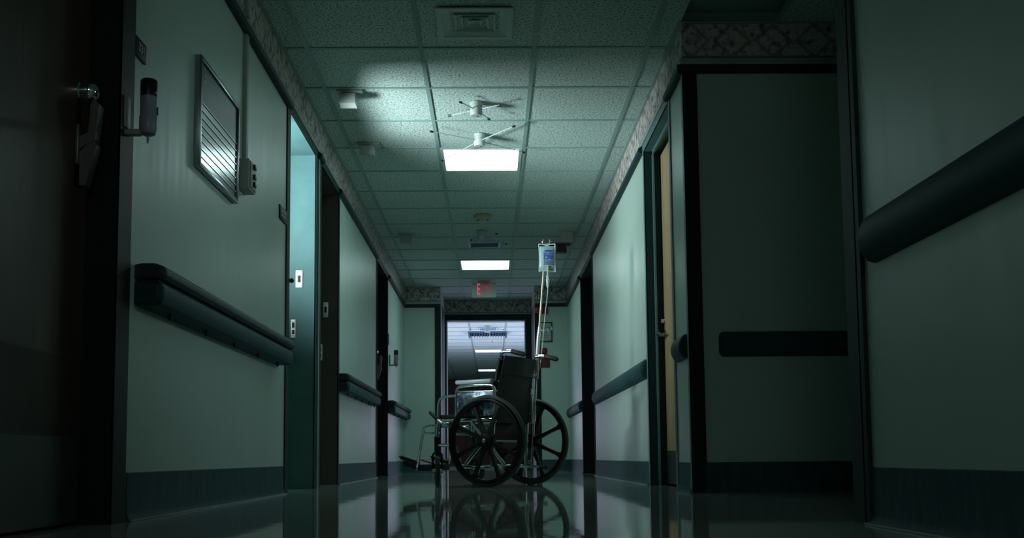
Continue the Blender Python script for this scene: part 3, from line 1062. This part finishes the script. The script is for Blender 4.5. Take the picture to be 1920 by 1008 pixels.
def call_lamp(x, y, label, mat, rz=0.0, k=1.0):
    t = thing('corridor_call_lamp', label, 'lamp', (x, y, ZC), rz)
    MB().box(-0.066 * k, 0.088 * k, -0.045 * k, 0.06 * k, -0.012, 0.004, bev=0.003).build('base_plate', GPLAST if mat is WPLAST else mat, t)
    b = MB()
    vs = []
    for z, hx, hy in ((-0.014, 0.046 * k, 0.036 * k), (-0.085 * k, 0.052 * k, 0.046 * k)):
        vs.append([b.bm.verts.new((sx * hx, sy * hy, z)) for sx, sy in ((-1, -1), (1, -1), (1, 1), (-1, 1))])
    for i in range(4):
        j = (i + 1) % 4
        b.bm.faces.new((vs[0][i], vs[0][j], vs[1][j], vs[1][i]))
    b.bm.faces.new(vs[0])
    b.bm.faces.new(vs[1][::-1])
    bmesh.ops.bevel(b.bm, geom=b.bm.edges[:], offset=0.004, segments=2, affect='EDGES')
    b.build('lens', mat, t)
    return t


call_lamp(-0.845, 6.16, 'square white call lamp on the ceiling, nearest to the camera', WPLAST)
call_lamp(-0.856, 7.22, 'square white call lamp on the ceiling beside the nearer lit panel', WPLAST)
call_lamp(-0.83, 10.2, 'dim square call lamp on the left side of the far ceiling', GPLAST, 0, 1.1)
call_lamp(0.745, 10.1, 'dim square call lamp on the right side of the far ceiling', GPLAST, 0, 1.15)
call_lamp(0.735, 10.75, 'brown square call lamp on the far ceiling behind the drip bag', BPLAST, 0, 1.05)

t = thing('smoke_detector', 'round ivory smoke detector on the ceiling past the nearer lit panel', 'smoke detector', (-0.069, 9.42, ZC))
MB().lathe([(0.075, 0), (0.075, -0.02), (0.06, -0.036), (0.052, -0.038)], (0, 0, 0), (0, 0, 1), 28).build('base', IVORY, t)
MB().lathe([(0.044, -0.03), (0.046, -0.045), (0.044, -0.06), (0.03, -0.066), (0, -0.067)], (0, 0, 0), (0, 0, 1), 24).build('sensor_cap', WPLAST, t)
for k in range(8):
    a = k * PI / 4
    MB().tube([(0.047 * math.cos(a), 0.047 * math.sin(a), -0.034), (0.047 * math.cos(a), 0.047 * math.sin(a), -0.056)], 0.003, 6).build('cage_post', BLACK, t)


def vent(x0, x1, y0, y1, label):
    t = thing('return_grille', label, 'vent', ((x0 + x1) / 2, (y0 + y1) / 2, ZC))
    hx, hy = (x1 - x0) / 2, (y1 - y0) / 2
    f = MB()
    f.box(-hx, -hx + 0.02, -hy, hy, -0.012, 0.002)
    f.box(hx - 0.02, hx, -hy, hy, -0.012, 0.002)
    f.box(-hx + 0.02, hx - 0.02, -hy, -hy + 0.02, -0.012, 0.002)
    f.box(-hx + 0.02, hx - 0.02, hy - 0.02, hy, -0.012, 0.002)
    f.build('frame', GRILLEB, t)
    MB().box(-hx + 0.01, hx - 0.01, -hy + 0.01, hy - 0.01, 0.0, 0.003).build('backing', GRILLEB, t)
    n = 7
    for i in range(n):
        y = -hy + 0.02 + (i + 0.5) * (2 * hy - 0.04) / n
        MB().prism([(y - 0.014, -0.009), (y - 0.011, -0.009), (y + 0.014, 0.0), (y + 0.011, 0.0)], -hx + 0.02, hx - 0.02, (1, 0, 0), (0, 1, 0)).build('blade', GRILLEB, t)
    return t


vent(-0.225, 0.10, 10.56, 10.87, 'blue grey slatted return grille before the second lit panel')
vent(-0.21, 0.10, 17.72, 18.05, 'slatted return grille on the lobby ceiling')

# unlit louvred fixture of the lobby
t = thing('louvred_fixture', 'unlit louvred light with zigzag blades on the lobby ceiling', 'ceiling light', (-0.061, 18.5, ZC))
MB().box(-0.33, 0.33, -0.20, 0.20, 0.0, 0.004).build('backing', GRILLE, t)
fb = MB()
fb.box(-0.34, 0.34, -0.24, -0.20, -0.012, 0.004)
fb.box(-0.34, 0.34, 0.20, 0.22, -0.03, 0.004)
fb.box(-0.34, -0.31, -0.20, 0.20, -0.07, 0.004)
fb.box(0.31, 0.34, -0.20, 0.20, -0.07, 0.004)
fb.build('frame', LOUVRE, t)
for i in range(13):
    x = -0.285 + i * 0.57 / 12
    MB().prism([(x - 0.017, 0.0), (x + 0.009, 0.0), (x + 0.003, -0.07), (x - 0.003, -0.07)], -0.06, 0.19, (0, 1, 0), (1, 0, 0)).build('blade', LOUVRE, t)

# exit sign
t = thing('exit_sign', 'pale exit sign with red letters hanging before the end doorway', 'sign', (-0.085, 13.0, 2.168))
MB().box(-0.149, 0.149, -0.022, 0.022, 0, 0.184, bev=0.003).build('housing', SIGNG, t)
MB().box(-0.075, 0.075, -0.03, 0.03, 0.186, 0.202).build('canopy', SIGNG, t)
for i, (ch, x) in enumerate((('E', -0.070), ('X', -0.010), ('I', 0.035), ('T', 0.078))):
    text('letter', ch, 0.202, EXITB if ch == 'E' else EXITR, t, (x, -0.0235, 0.095), (PI / 2, 0, 0), 0.0015, 0.42, 0.0015)

# ------------------------------------------------------------------ things on the end wall, right of the recess
t = thing('fire_alarm_strobe', 'red fire alarm strobe high on the end wall under the crown rail', 'alarm', (0.645, YF, 2.02))
MB().box(-0.085, 0.085, -0.045, 0.0, 0, 0.085, bev=0.004).build('housing', RED, t)
MB().box(-0.05, 0.05, -0.055, -0.045, 0.02, 0.05, bev=0.003).build('strobe_lens', DRED, t)
t = thing('framed_certificate', 'black framed certificate on the end wall behind the drip pole', 'picture frame', (0.69, YF, 1.655))
fr = MB()
fr.box(-0.095, -0.083, -0.018, 0, 0, 0.255)
fr.box(0.083, 0.095, -0.018, 0, 0, 0.255)
fr.box(-0.083, 0.083, -0.018, 0, 0, 0.012)
fr.box(-0.083, 0.083, -0.018, 0, 0.243, 0.255)
fr.build('frame', BLACK, t)
pp = MB().box(-0.083, 0.083, -0.008, 0, 0.012, 0.243).build('paper', PAPER, t)
for k in range(6):
    MB().box(-0.055 + 0.006 * (k % 2), 0.055 - 0.008 * (k % 3), -0.0095, -0.008, 0.055 + k * 0.026, 0.06 + k * 0.026).build('print_line', INK, pp)
t = thing('fire_pull_station', 'small red fire pull station below the framed certificate', 'alarm', (0.655, YF, 1.452))
MB().box(-0.055, 0.055, -0.03, 0, 0, 0.125, bev=0.004).build('back_box', DRED, t)
MB().box(-0.035, 0.035, -0.045, -0.03, 0.03, 0.10, bev=0.004).build('pull_cover', RED, t)
MB().box(-0.025, 0.025, -0.055, -0.045, 0.05, 0.066, bev=0.003).build('pull_handle', DRED, t)
t = thing('fire_notice', 'dark red printed notice under the fire pull station', 'sign', (0.665, YF, 1.322))
MB().box(-0.085, 0.085, -0.008, 0, 0, 0.12).build('plate', DRED, t)
for k in range(5):
    MB().box(-0.065, 0.06 - 0.01 * (k % 3), -0.0095, -0.008, 0.016 + k * 0.02, 0.022 + k * 0.02).build('print_line', RED, t)

# ------------------------------------------------------------------ wheelchair
A = R(33)
WO = Vector((0.112, 6.80, 0))
WR = PI - A
chair = thing('wheelchair', 'black and chrome wheelchair standing alone in the corridor, turned left and away', 'wheelchair', WO, WR)
RW = 0.286
TRK = 0.268


def wloc(u, v, z):
    q = Matrix.Rotation(WR, 3, 'Z') @ Vector((u, v, z))
    return q + WO


def rear_wheel(v, s):
    ax = (0, s, 0)
    rim = MB().ring([(RW - 0.020, -0.014), (RW - 0.020, 0.014), (RW - 0.034, 0.012), (RW - 0.044, 0.006), (RW - 0.044, -0.006), (RW - 0.034, -0.012)], (0, v, RW), ax, 64)
    rim = rim.build('rear_wheel', WHEELP, chair)
    tp = [(RW - 0.013 + 0.013 * math.cos(a), 0.015 * math.sin(a)) for a in [2 * PI * k / 10 for k in range(10)]]
    MB().ring(tp, (0, v, RW), ax, 64).build('tyre', TYRE, rim)
    hp = [(RW - 0.032 + 0.0085 * math.cos(a), 0.036 + 0.0085 * math.sin(a)) for a in [2 * PI * k / 8 for k in range(8)]]
    MB().ring(hp, (0, v, RW), ax, 64).build('hand_rim', WHEELP, rim)
    MB().lathe([(0.050, -0.03), (0.054, 0.010), (0.048, 0.024), (0.026, 0.030), (0, 0.030)], (0, v, RW), ax, 28).build('hub', WHEELP, rim)
    MB().lathe([(0.014, 0.028), (0.013, 0.034), (0.006, 0.036), (0, 0.036)], (0, v, RW), ax, 18).build('axle_cap', STEEL, rim)
    for k in range(8):
        a = R(22.5 + 45 * k)
        c, sn = math.cos(a), math.sin(a)
        b = MB()
        prof = []
        for rr, hw, ht in ((0.035, 0.016, 0.011), (0.14, 0.0105, 0.010), (RW - 0.07, 0.011, 0.010), (RW - 0.034, 0.022, 0.009)):
            ring = []
            for (e, f_) in ((-1, -1), (1, -1), (1, 1), (-1, 1)):
                ring.append(b.bm.verts.new((c * rr - sn * hw * e, v + ht * f_, RW + sn * rr + c * hw * e)))
            prof.append(ring)
        for p, q in zip(prof, prof[1:]):
            for i in range(4):
                j = (i + 1) % 4
                b.bm.faces.new((p[i], p[j], q[j], q[i]))
        b.bm.faces.new(prof[0][::-1])
        b.bm.faces.new(prof[-1])
        b.build('spoke', WHEELP, rim)
    for k in range(6):      # stand-offs of the hand rim
        a = R(45 + 60 * k)
        r0 = RW - 0.032
        MB().tube([(math.cos(a) * r0, v + s * 0.010, RW + math.sin(a) * r0), (math.cos(a) * r0, v + s * 0.036, RW + math.sin(a) * r0)], 0.005, 6).build('hand_rim_bolt', WHEELP, rim)


rear_wheel(TRK, 1)
rear_wheel(-TRK, -1)
MB().tube([(0, -TRK + 0.02, RW), (0, TRK - 0.02, RW)], 0.008, 10).build('axle', STEEL, chair)
TB = 0.0112


def arcpts(p, q, r_pts):
    return r_pts


def smooth_path(pts, it=2):
    P = [Vector(p) for p in pts]
    for _ in range(it):
        Q = [P[0]]
        for a, b in zip(P, P[1:]):
            Q += [a * 0.75 + b * 0.25, a * 0.25 + b * 0.75]
        Q.append(P[-1])
        P = Q
    return P


def side(v, s):
    fr_ = MB()
    # back cane with push handle
    fr_.tube(smooth_path([(0.005, v, 0.12), (-0.010, v, 0.36), (-0.022, v, 0.59), (-0.048, v, 0.74), (-0.066, v, 0.825), (-0.085, v, 0.846), (-0.15, v, 0.842)], 2), TB, 12)
    # seat rail, mid rail, low rail, front post
    fr_.tube([(-0.012, v, 0.425), (0.40, v, 0.425)], TB, 12)
    fr_.tube(smooth_path([(0.40, v, 0.425), (0.425, v, 0.41), (0.425, v, 0.23)], 1), TB, 12)
    fr_.tube(smooth_path([(0.425, v, 0.265), (0.30, v, 0.262), (0.27, v, 0.24), (0.25, v, 0.135), (0.22, v, 0.124), (0.005, v, 0.122)], 2), TB, 12)
    fr_.tube([(0.02, v, 0.122), (-0.15, v, 0.117)], 0.009, 10)
    f = fr_.build('side_frame', CHROME, chair)
    MB().tube([(-0.15, v, 0.842), (-0.156, v, 0.8415), (-0.165, v, 0.838), (-0.24, v, 0.818), (-0.250, v, 0.815)], [0.013, 0.0165, 0.0150, 0.0165, 0.010], 14).build('push_grip', RUBBER, f)
    MB().tube([(-0.10, v, 0.1185), (-0.155, v, 0.117)], 0.0125, 10).build('tip_lever_cover', RUBBER, f)
    for zz, uu in ((0.795, -0.062), (0.66, -0.038), (0.60, -0.025), (0.47, -0.017)):
        MB().lathe([(0.006, 0), (0.005, 0.004), (0, 0.005)], (uu - 0.011, v, zz), (-1, 0, 0.15), 8).build('screw', STEEL, f)
    return f


for s in (1, -1):
    side(0.205 * s, s)


def arm(s):
    v = 0.228 * s
    a = MB()
    a.tube(smooth_path([(-0.036, v, 0.40), (-0.036, v, 0.58), (-0.03, v, 0.632), (0.02, v, 0.640), (0.20, v, 0.642), (0.25, v, 0.628), (0.258, v, 0.575)], 2) + [(0.258, v, 0.43)], 0.0102, 12)
    a.tube(smooth_path([(0.258, v, 0.578), (0.34, v, 0.578), (0.385, v, 0.566), (0.398, v, 0.52), (0.400, v, 0.43)], 2), 0.0102, 12)
    a.tube([(-0.034, v, 0.597), (0.256, v, 0.603)], 0.0065, 10)
    o = a.build('arm_rest', CHROME, chair)
    MB().box(-0.022, 0.250, v - 0.026, v + 0.026, 0.648, 0.675, bev=0.009).build('arm_pad', PAD, o)
    MB().box(-0.030, 0.250, v - 0.003, v + 0.003, 0.445, 0.594, bev=0.001).build('skirt_guard', SKIRT, o)


arm(1)
arm(-1)

# upholstery
def seat_fn(a, b):
    vv = -0.20 + 0.40 * b
    uu = -0.005 + 0.405 * a
    sag = 0.025 * (1 - (vv / 0.2) ** 2)
    return (uu, vv, 0.455 - sag)


MB().quadgrid(seat_fn, 8, 10, 0.016).build('seat', UPH, chair)
for s in (1, -1):
    MB().box(0.0, 0.40, s * 0.198 - 0.018, s * 0.198 + 0.018, 0.437, 0.460, bev=0.005).build('seat_rail_cover', UPH, chair)


def back_u(z):
    pts = [(0.40, -0.010), (0.59, -0.020), (0.74, -0.046), (0.82, -0.068)]
    for (z0, u0), (z1, u1) in zip(pts, pts[1:]):
        if z <= z1:
            return u0 + (u1 - u0) * (z - z0) / (z1 - z0)
    return pts[-1][1]


def back_fn(a, b):
    z = 0.40 + 0.418 * a
    vv = -0.20 + 0.40 * b
    bul = 0.018 * (1 - (vv / 0.2) ** 2)
    return (back_u(z) - 0.012 - bul, vv, z)


def flap_fn(a, b):
    z = 0.703 + 0.117 * a
    vv = -0.196 + 0.392 * b
    bul = 0.018 * (1 - (vv / 0.2) ** 2)
    return (back_u(z) - 0.026 - bul + 0.004 * math.sin(PI * b * 3), vv, z)


bk = MB().quadgrid(back_fn, 8, 12, 0.010).build('backrest', UPH, chair)
MB().quadgrid(flap_fn, 5, 14, 0.006).build('back_flap', UPH, bk)
for s in (1, -1):
    MB().tube([(back_u(z) - 0.001, s * 0.203, z) for z in (0.41, 0.52, 0.59, 0.66, 0.74, 0.80)], 0.0155, 10).build('cane_sleeve', UPH, bk)

# cross brace
for s in (1, -1):
    MB().tube([(0.19 + 0.02 * s, 0.195 * s, 0.14), (0.19 + 0.02 * s, 0.0, 0.28), (0.19 + 0.02 * s, -0.195 * s, 0.42)], 0.0112, 10).build('cross_brace', CHROME, chair)
MB().lathe([(0.012, -0.03), (0.012, 0.03), (0, 0.031)], (0.19, 0, 0.28), (1, 0, 0), 12).build('brace_pivot', STEEL, chair)
MB().box(0.12, 0.26, -0.012, 0.012, 0.404, 0.416).build('under_bar', CHROME, chair)
# dark sheet standing in for the shade under the seat
MB().box(-0.004, 0.004, -0.19, 0.19, 0.29, 0.40, bev=0.002).build('under_seat_shade', UPH, chair)


def caster(s, yaw, dx, dy):
    v = 0.205 * s
    wy = R(yaw)
    cx, cy__ = 0.425 + dx, v + dy
    r = 0.096
    a = Vector((math.cos(wy), math.sin(wy), 0))
    n = Vector((-math.sin(wy), math.cos(wy), 0))
    ctr = Vector((cx, cy__, r))
    f = MB()
    f.lathe([(0.020, 0.222), (0.020, 0.318), (0.014, 0.322), (0, 0.322)], (0.425, v, 0), (0, 0, 1), 16)
    f.tube([(0.425, v, 0.225), (0.425, v, 0.205)], 0.012, 10)
    for e in (-1, 1):
        f.tube(smooth_path([Vector((0.425, v, 0.212)), Vector((0.425, v, 0.214)) + n * 0.026 * e, ctr + n * 0.030 * e + Vector((0, 0, 0.09)), ctr + n * 0.030 * e], 2), 0.0075, 8)
    o = f.build('caster', BLACK, chair)
    tp = [(r - 0.016 + 0.016 * math.cos(t_), 0.0145 * math.sin(t_)) for t_ in [2 * PI * k / 10 for k in range(10)]]
    MB().ring(tp, ctr, n, 36).build('caster_tyre', TYRE, o)
    MB().ring([(r - 0.022, -0.008), (r - 0.022, 0.008), (r - 0.040, 0.006), (r - 0.040, -0.006)], ctr, n, 36).build('caster_rim', WHEELP, o)
    for k in range(5):
        t_ = 2 * PI * k / 5 + 0.3
        dv = a * math.cos(t_) + Vector((0, 0, 1)) * math.sin(t_)
        MB().tube([ctr + dv * 0.01, ctr + dv * (r - 0.036)], 0.0065, 6).build('caster_spoke', WHEELP, o)
    MB().lathe([(0.016, -0.034), (0.017, 0.034), (0, 0.035)], ctr, n, 14).build('caster_hub', STEEL, o)


caster(1, -52, 0.0, 0.0)
caster(-1, -18, -0.02, 0.0)


def footrest(s):
    v = 0.175 * s
    h = MB()
    h.tube(smooth_path([(0.425, 0.205 * s, 0.392), (0.455, v, 0.394), (0.52, v, 0.394), (0.555, v, 0.378), (0.565, v, 0.335), (0.612, v, 0.120)], 2), 0.0098, 12)
    h.tube([(0.430, v, 0.343), (0.562, v, 0.345)], 0.008, 10)
    h.lathe([(0.016, -0.02), (0.016, 0.02), (0, 0.021)], (0.43, v, 0.392), (0, 0, 1), 12)
    o = h.build('footrest', CHROME, chair)
    lo = MB().tube([(0.585, v, 0.235), (0.616, v, 0.10)], 0.0075, 10)
    lo.build('hanger_tube', STEEL, o)
    b = MB()
    c0 = []
    for (u, z) in ((0.59, 0.128), (0.735, 0.165)):
        c0.append([b.bm.verts.new((u, s * vv, z + dz)) for vv in (0.02, 0.168) for dz in (-0.030, 0.012)])
    p, q = c0
    for f_ in ((p[0], p[1], p[3], p[2]), (q[0], q[2], q[3], q[1]), (p[0], q[0], q[1], p[1]), (p[2], p[3], q[3], q[2]), (p[0], p[2], q[2], q[0]), (p[1], q[1], q[3], p[3])):
        b.bm.faces.new(f_)
    bmesh.ops.bevel(b.bm, geom=b.bm.edges[:], offset=0.003, segments=2, affect='EDGES')
    b.build('foot_plate', RUBBER, o)
    MB().tube([(0.60, s * 0.172, 0.150), (0.745, s * 0.172, 0.188)], 0.0135, 10).build('foot_plate_hinge', BLACK, o)
    MB().tube([(0.745, s * 0.172, 0.188), (0.762, s * 0.172, 0.1925)], 0.0095, 10).build('hinge_cap', CHROME, o)


footrest(1)
footrest(-1)


def brake(s):
    v = 0.240 * s
    b = MB()
    b.tube([(0.345, v, 0.392), (0.40, v, 0.430)], 0.0075, 8)
    b.box(0.30, 0.36, v - 0.012, v + 0.012, 0.375, 0.41, bev=0.003)
    b.tube([(0.31, v - 0.02 * s, 0.40), (0.31, v + 0.03 * s, 0.40)], 0.007, 8)
    o = b.build('brake_lever', STEEL, chair)
    MB().tube([(0.398, v, 0.428), (0.404, v, 0.433), (0.455, v, 0.478), (0.460, v, 0.482)], [0.009, 0.0125, 0.0125, 0.008], 10).build('brake_grip', RUBBER, o)


brake(1)
brake(-1)

# ------------------------------------------------------------------ drip pole clamped to the far back cane
PV = -0.245
pb = wloc(-0.016, PV, 0.115)
pole = thing('iv_pole', 'thin steel drip pole clamped upright behind the wheelchair back', 'iv pole', pb, 0)


def pl(u, z, v=PV):
    return wloc(u, v, z) - pb


MB().tube([pl(-0.016, 0.105), pl(-0.057, 0.647), pl(-0.075, 0.93), pl(-0.09, 1.04)], 0.0085, 14).build('lower_tube', CHROME, pole)
MB().tube([pl(-0.088, 1.02), pl(-0.124, 1.377), pl(-0.150, 1.585)], 0.0068, 12).build('upper_tube', WARMT, pole)
MB().tube([pl(-0.072, 0.86), pl(-0.080, 0.95), pl(-0.086, 1.0), pl(-0.0905, 1.045)], [0.0125, 0.0135, 0.0125, 0.0095], 14).build('collar', IVPOLE, pole)
kn = MB()
k0 = pl(-0.088, 1.02)
kn.tube([k0, k0 + Vector((0.055, -0.02, 0.0))], 0.005, 8)
kn.tube([k0 + Vector((0.055, -0.02, -0.012)), k0 + Vector((0.055, -0.02, 0.016)), k0 + Vector((0.075, -0.025, 0.02)), k0 + Vector((0.085, -0.025, 0.0))], 0.006, 8)
kn.build('thumb_screw', CHROME, pole)
MB().tube([pl(-0.062, 0.70), pl(-0.070, 0.86)], [0.0155, 0.013], 14).build('sleeve', GPLAST, pole)
for zz, uu in ((0.72, -0.05), (0.15, -0.005)):
    a_, b_ = pl(uu - 0.012, zz), wloc(uu + 0.0, -0.217, zz) - pb
    MB().tube([a_, b_], 0.012, 8).build('clamp', STEEL, pole)
tp = pl(-0.150, 1.585)
hk = MB()
for sx in (-1, 1):
    hk.tube(smooth_path([tp, tp + Vector((0.004 * sx, -0.004, 0.012)), tp + Vector((0.022 * sx, -0.010, 0.010)), tp + Vector((0.026 * sx, -0.012, 0.030)), tp + Vector((0.020 * sx, -0.012, 0.042))], 2), 0.0048, 8)
hk.build('hook', BRASS, pole)

# ------------------------------------------------------------------ drip bag
bt = pl(-0.150, 1.585) + pb + Vector((0.004, -0.034, 0.006))     # hanging point
bag = thing('iv_bag', 'clear drip bag with blue print hanging from the pole hook', 'iv bag', bt)
BW, BH = 0.054, 0.185


def bag_half(side_):
    def fn(a, b):
        x = (-1 + 2 * a)
        z = -b
        ww = BW * (1.0 - 0.07 * math.sin(PI * min(1, b * 1.02)) + 0.06 * max(0, b - 0.85) / 0.15)
        th = 0.017 * (max(0.0, 1 - x * x) ** 0.6) * (math.sin(PI * min(1, max(0, (b - 0.06) / 0.9))) ** 0.5 if 0.06 < b < 0.96 else 0)
        return (x * ww, -th * side_, z * BH)
    return fn


bb = MB()
N1, N2 = 14, 18
grids = []
for sd_ in (1, -1):
    f = bag_half(sd_)
    grids.append([[bb.bm.verts.new(f(i / N1, j / N2)) for j in range(N2 + 1)] for i in range(N1 + 1)])
for gi, g in enumerate(grids):
    for i in range(N1):
        for j in range(N2):
            q = (g[i][j], g[i + 1][j], g[i + 1][j + 1], g[i][j + 1])
            bb.bm.faces.new(q if gi == 0 else q[::-1]).smooth = True
bmesh.ops.remove_doubles(bb.bm, verts=bb.bm.verts[:], dist=0.0004)
bb.build('pouch', BAG, bag)
# welded seams
sm = MB()
sm.tube([(-BW * (1 - 0.07 * math.sin(PI * b)), 0, -b * BH) for b in [k / 12 for k in range(13)]], 0.0035, 8)
sm.tube([(BW * (1 - 0.07 * math.sin(PI * b)), 0, -b * BH) for b in [k / 12 for k in range(13)]], 0.0035, 8)
sm.tube([(-BW * 1.05, 0, -BH), (-BW * 0.4, 0, -BH + 0.006), (BW * 0.4, 0, -BH + 0.006), (BW * 1.05, 0, -BH)], 0.004, 8)
sm.tube([(-BW, 0, 0), (-BW * 0.3, 0, -0.004), (0, 0, -0.012), (BW * 0.3, 0, -0.004), (BW, 0, 0)], 0.0035, 8)
sm.build('welded_seam', BAGW, bag)
rnd = random.Random(4)
for row in range(11):
    z = -0.046 - row * 0.0092
    x = -0.024
    while x < 0.040:
        wd = rnd.uniform(0.004, 0.014)
        hh = 0.0025 if row not in (0, 4, 5) else 0.0040
        if rnd.random() > 0.12:
            xe = min(x + wd, 0.044)
            xm = (x + xe) / 2 / BW
            th = 0.017 * (1 - min(0.98, xm * xm)) ** 0.6 + 0.0012
            MB().box(x, xe, -th - 0.0008, -th + 0.0004, z - hh, z + hh).build('printed_mark', BLUEI, bag)
        x += wd + 0.0018
hg = MB().ring([(0.010, -0.002), (0.0135, -0.002), (0.0135, 0.002), (0.010, 0.002)], (0, -0.002, -0.022), (0, 1, 0), 20)
hg.build('hanger_eye', BAGW, bag)
MB().lathe([(0.008, 0), (0.009, 0.01), (0.006, 0.03), (0.004, 0.034), (0, 0.034)], (0.004, -0.016, -BH + 0.004), (0, 0, 1), 14).build('injection_port', AMBER, bag)
ch = MB().lathe([(0.0055, 0), (0.0055, -0.028), (0.013, -0.030), (0.013, -0.034), (0.0085, -0.036), (0.0085, -0.052), (0.013, -0.054), (0.013, -0.058), (0.0095, -0.060), (0.0085, -0.098), (0.0035, -0.112), (0, -0.112)], (0.002, 0, -BH), (0, 0, 1), 16)
ch.build('drip_chamber', TUBEC, bag)


def rel(u, z, v=PV):
    return wloc(u, v, z) - bt


tb = MB()
tb.tube(smooth_path([(0.002, 0, -BH - 0.11), (-0.002, 0, -BH - 0.17), rel(-0.112, 1.10, PV) + Vector((0.016, -0.016, 0)), rel(-0.098, 0.98, PV) + Vector((0.018, -0.02, 0)), rel(-0.082, 0.84, PV) + Vector((0.016, -0.022, 0)), rel(-0.064, 0.735, PV) + Vector((0.014, -0.03, 0)), rel(-0.060, 0.715, -0.215) + Vector((-0.02, -0.03, -0.01)), rel(-0.062, 0.74, -0.205) + Vector((-0.032, -0.03, 0)), rel(-0.065, 0.80, -0.2) + Vector((-0.035, -0.02, 0)), rel(-0.04, 0.83, -0.19) + Vector((-0.035, 0.0, 0))], 2), 0.0028, 8)
tb.build('tubing', TUBEC, bag)
cpos = rel(-0.062, 0.722, -0.21) + Vector((-0.026, -0.034, 0))
MB().box(cpos.x - 0.017, cpos.x + 0.017, cpos.y - 0.008, cpos.y + 0.008, cpos.z - 0.014, cpos.z + 0.014, bev=0.006).build('roller_clamp', GPLAST, bag)
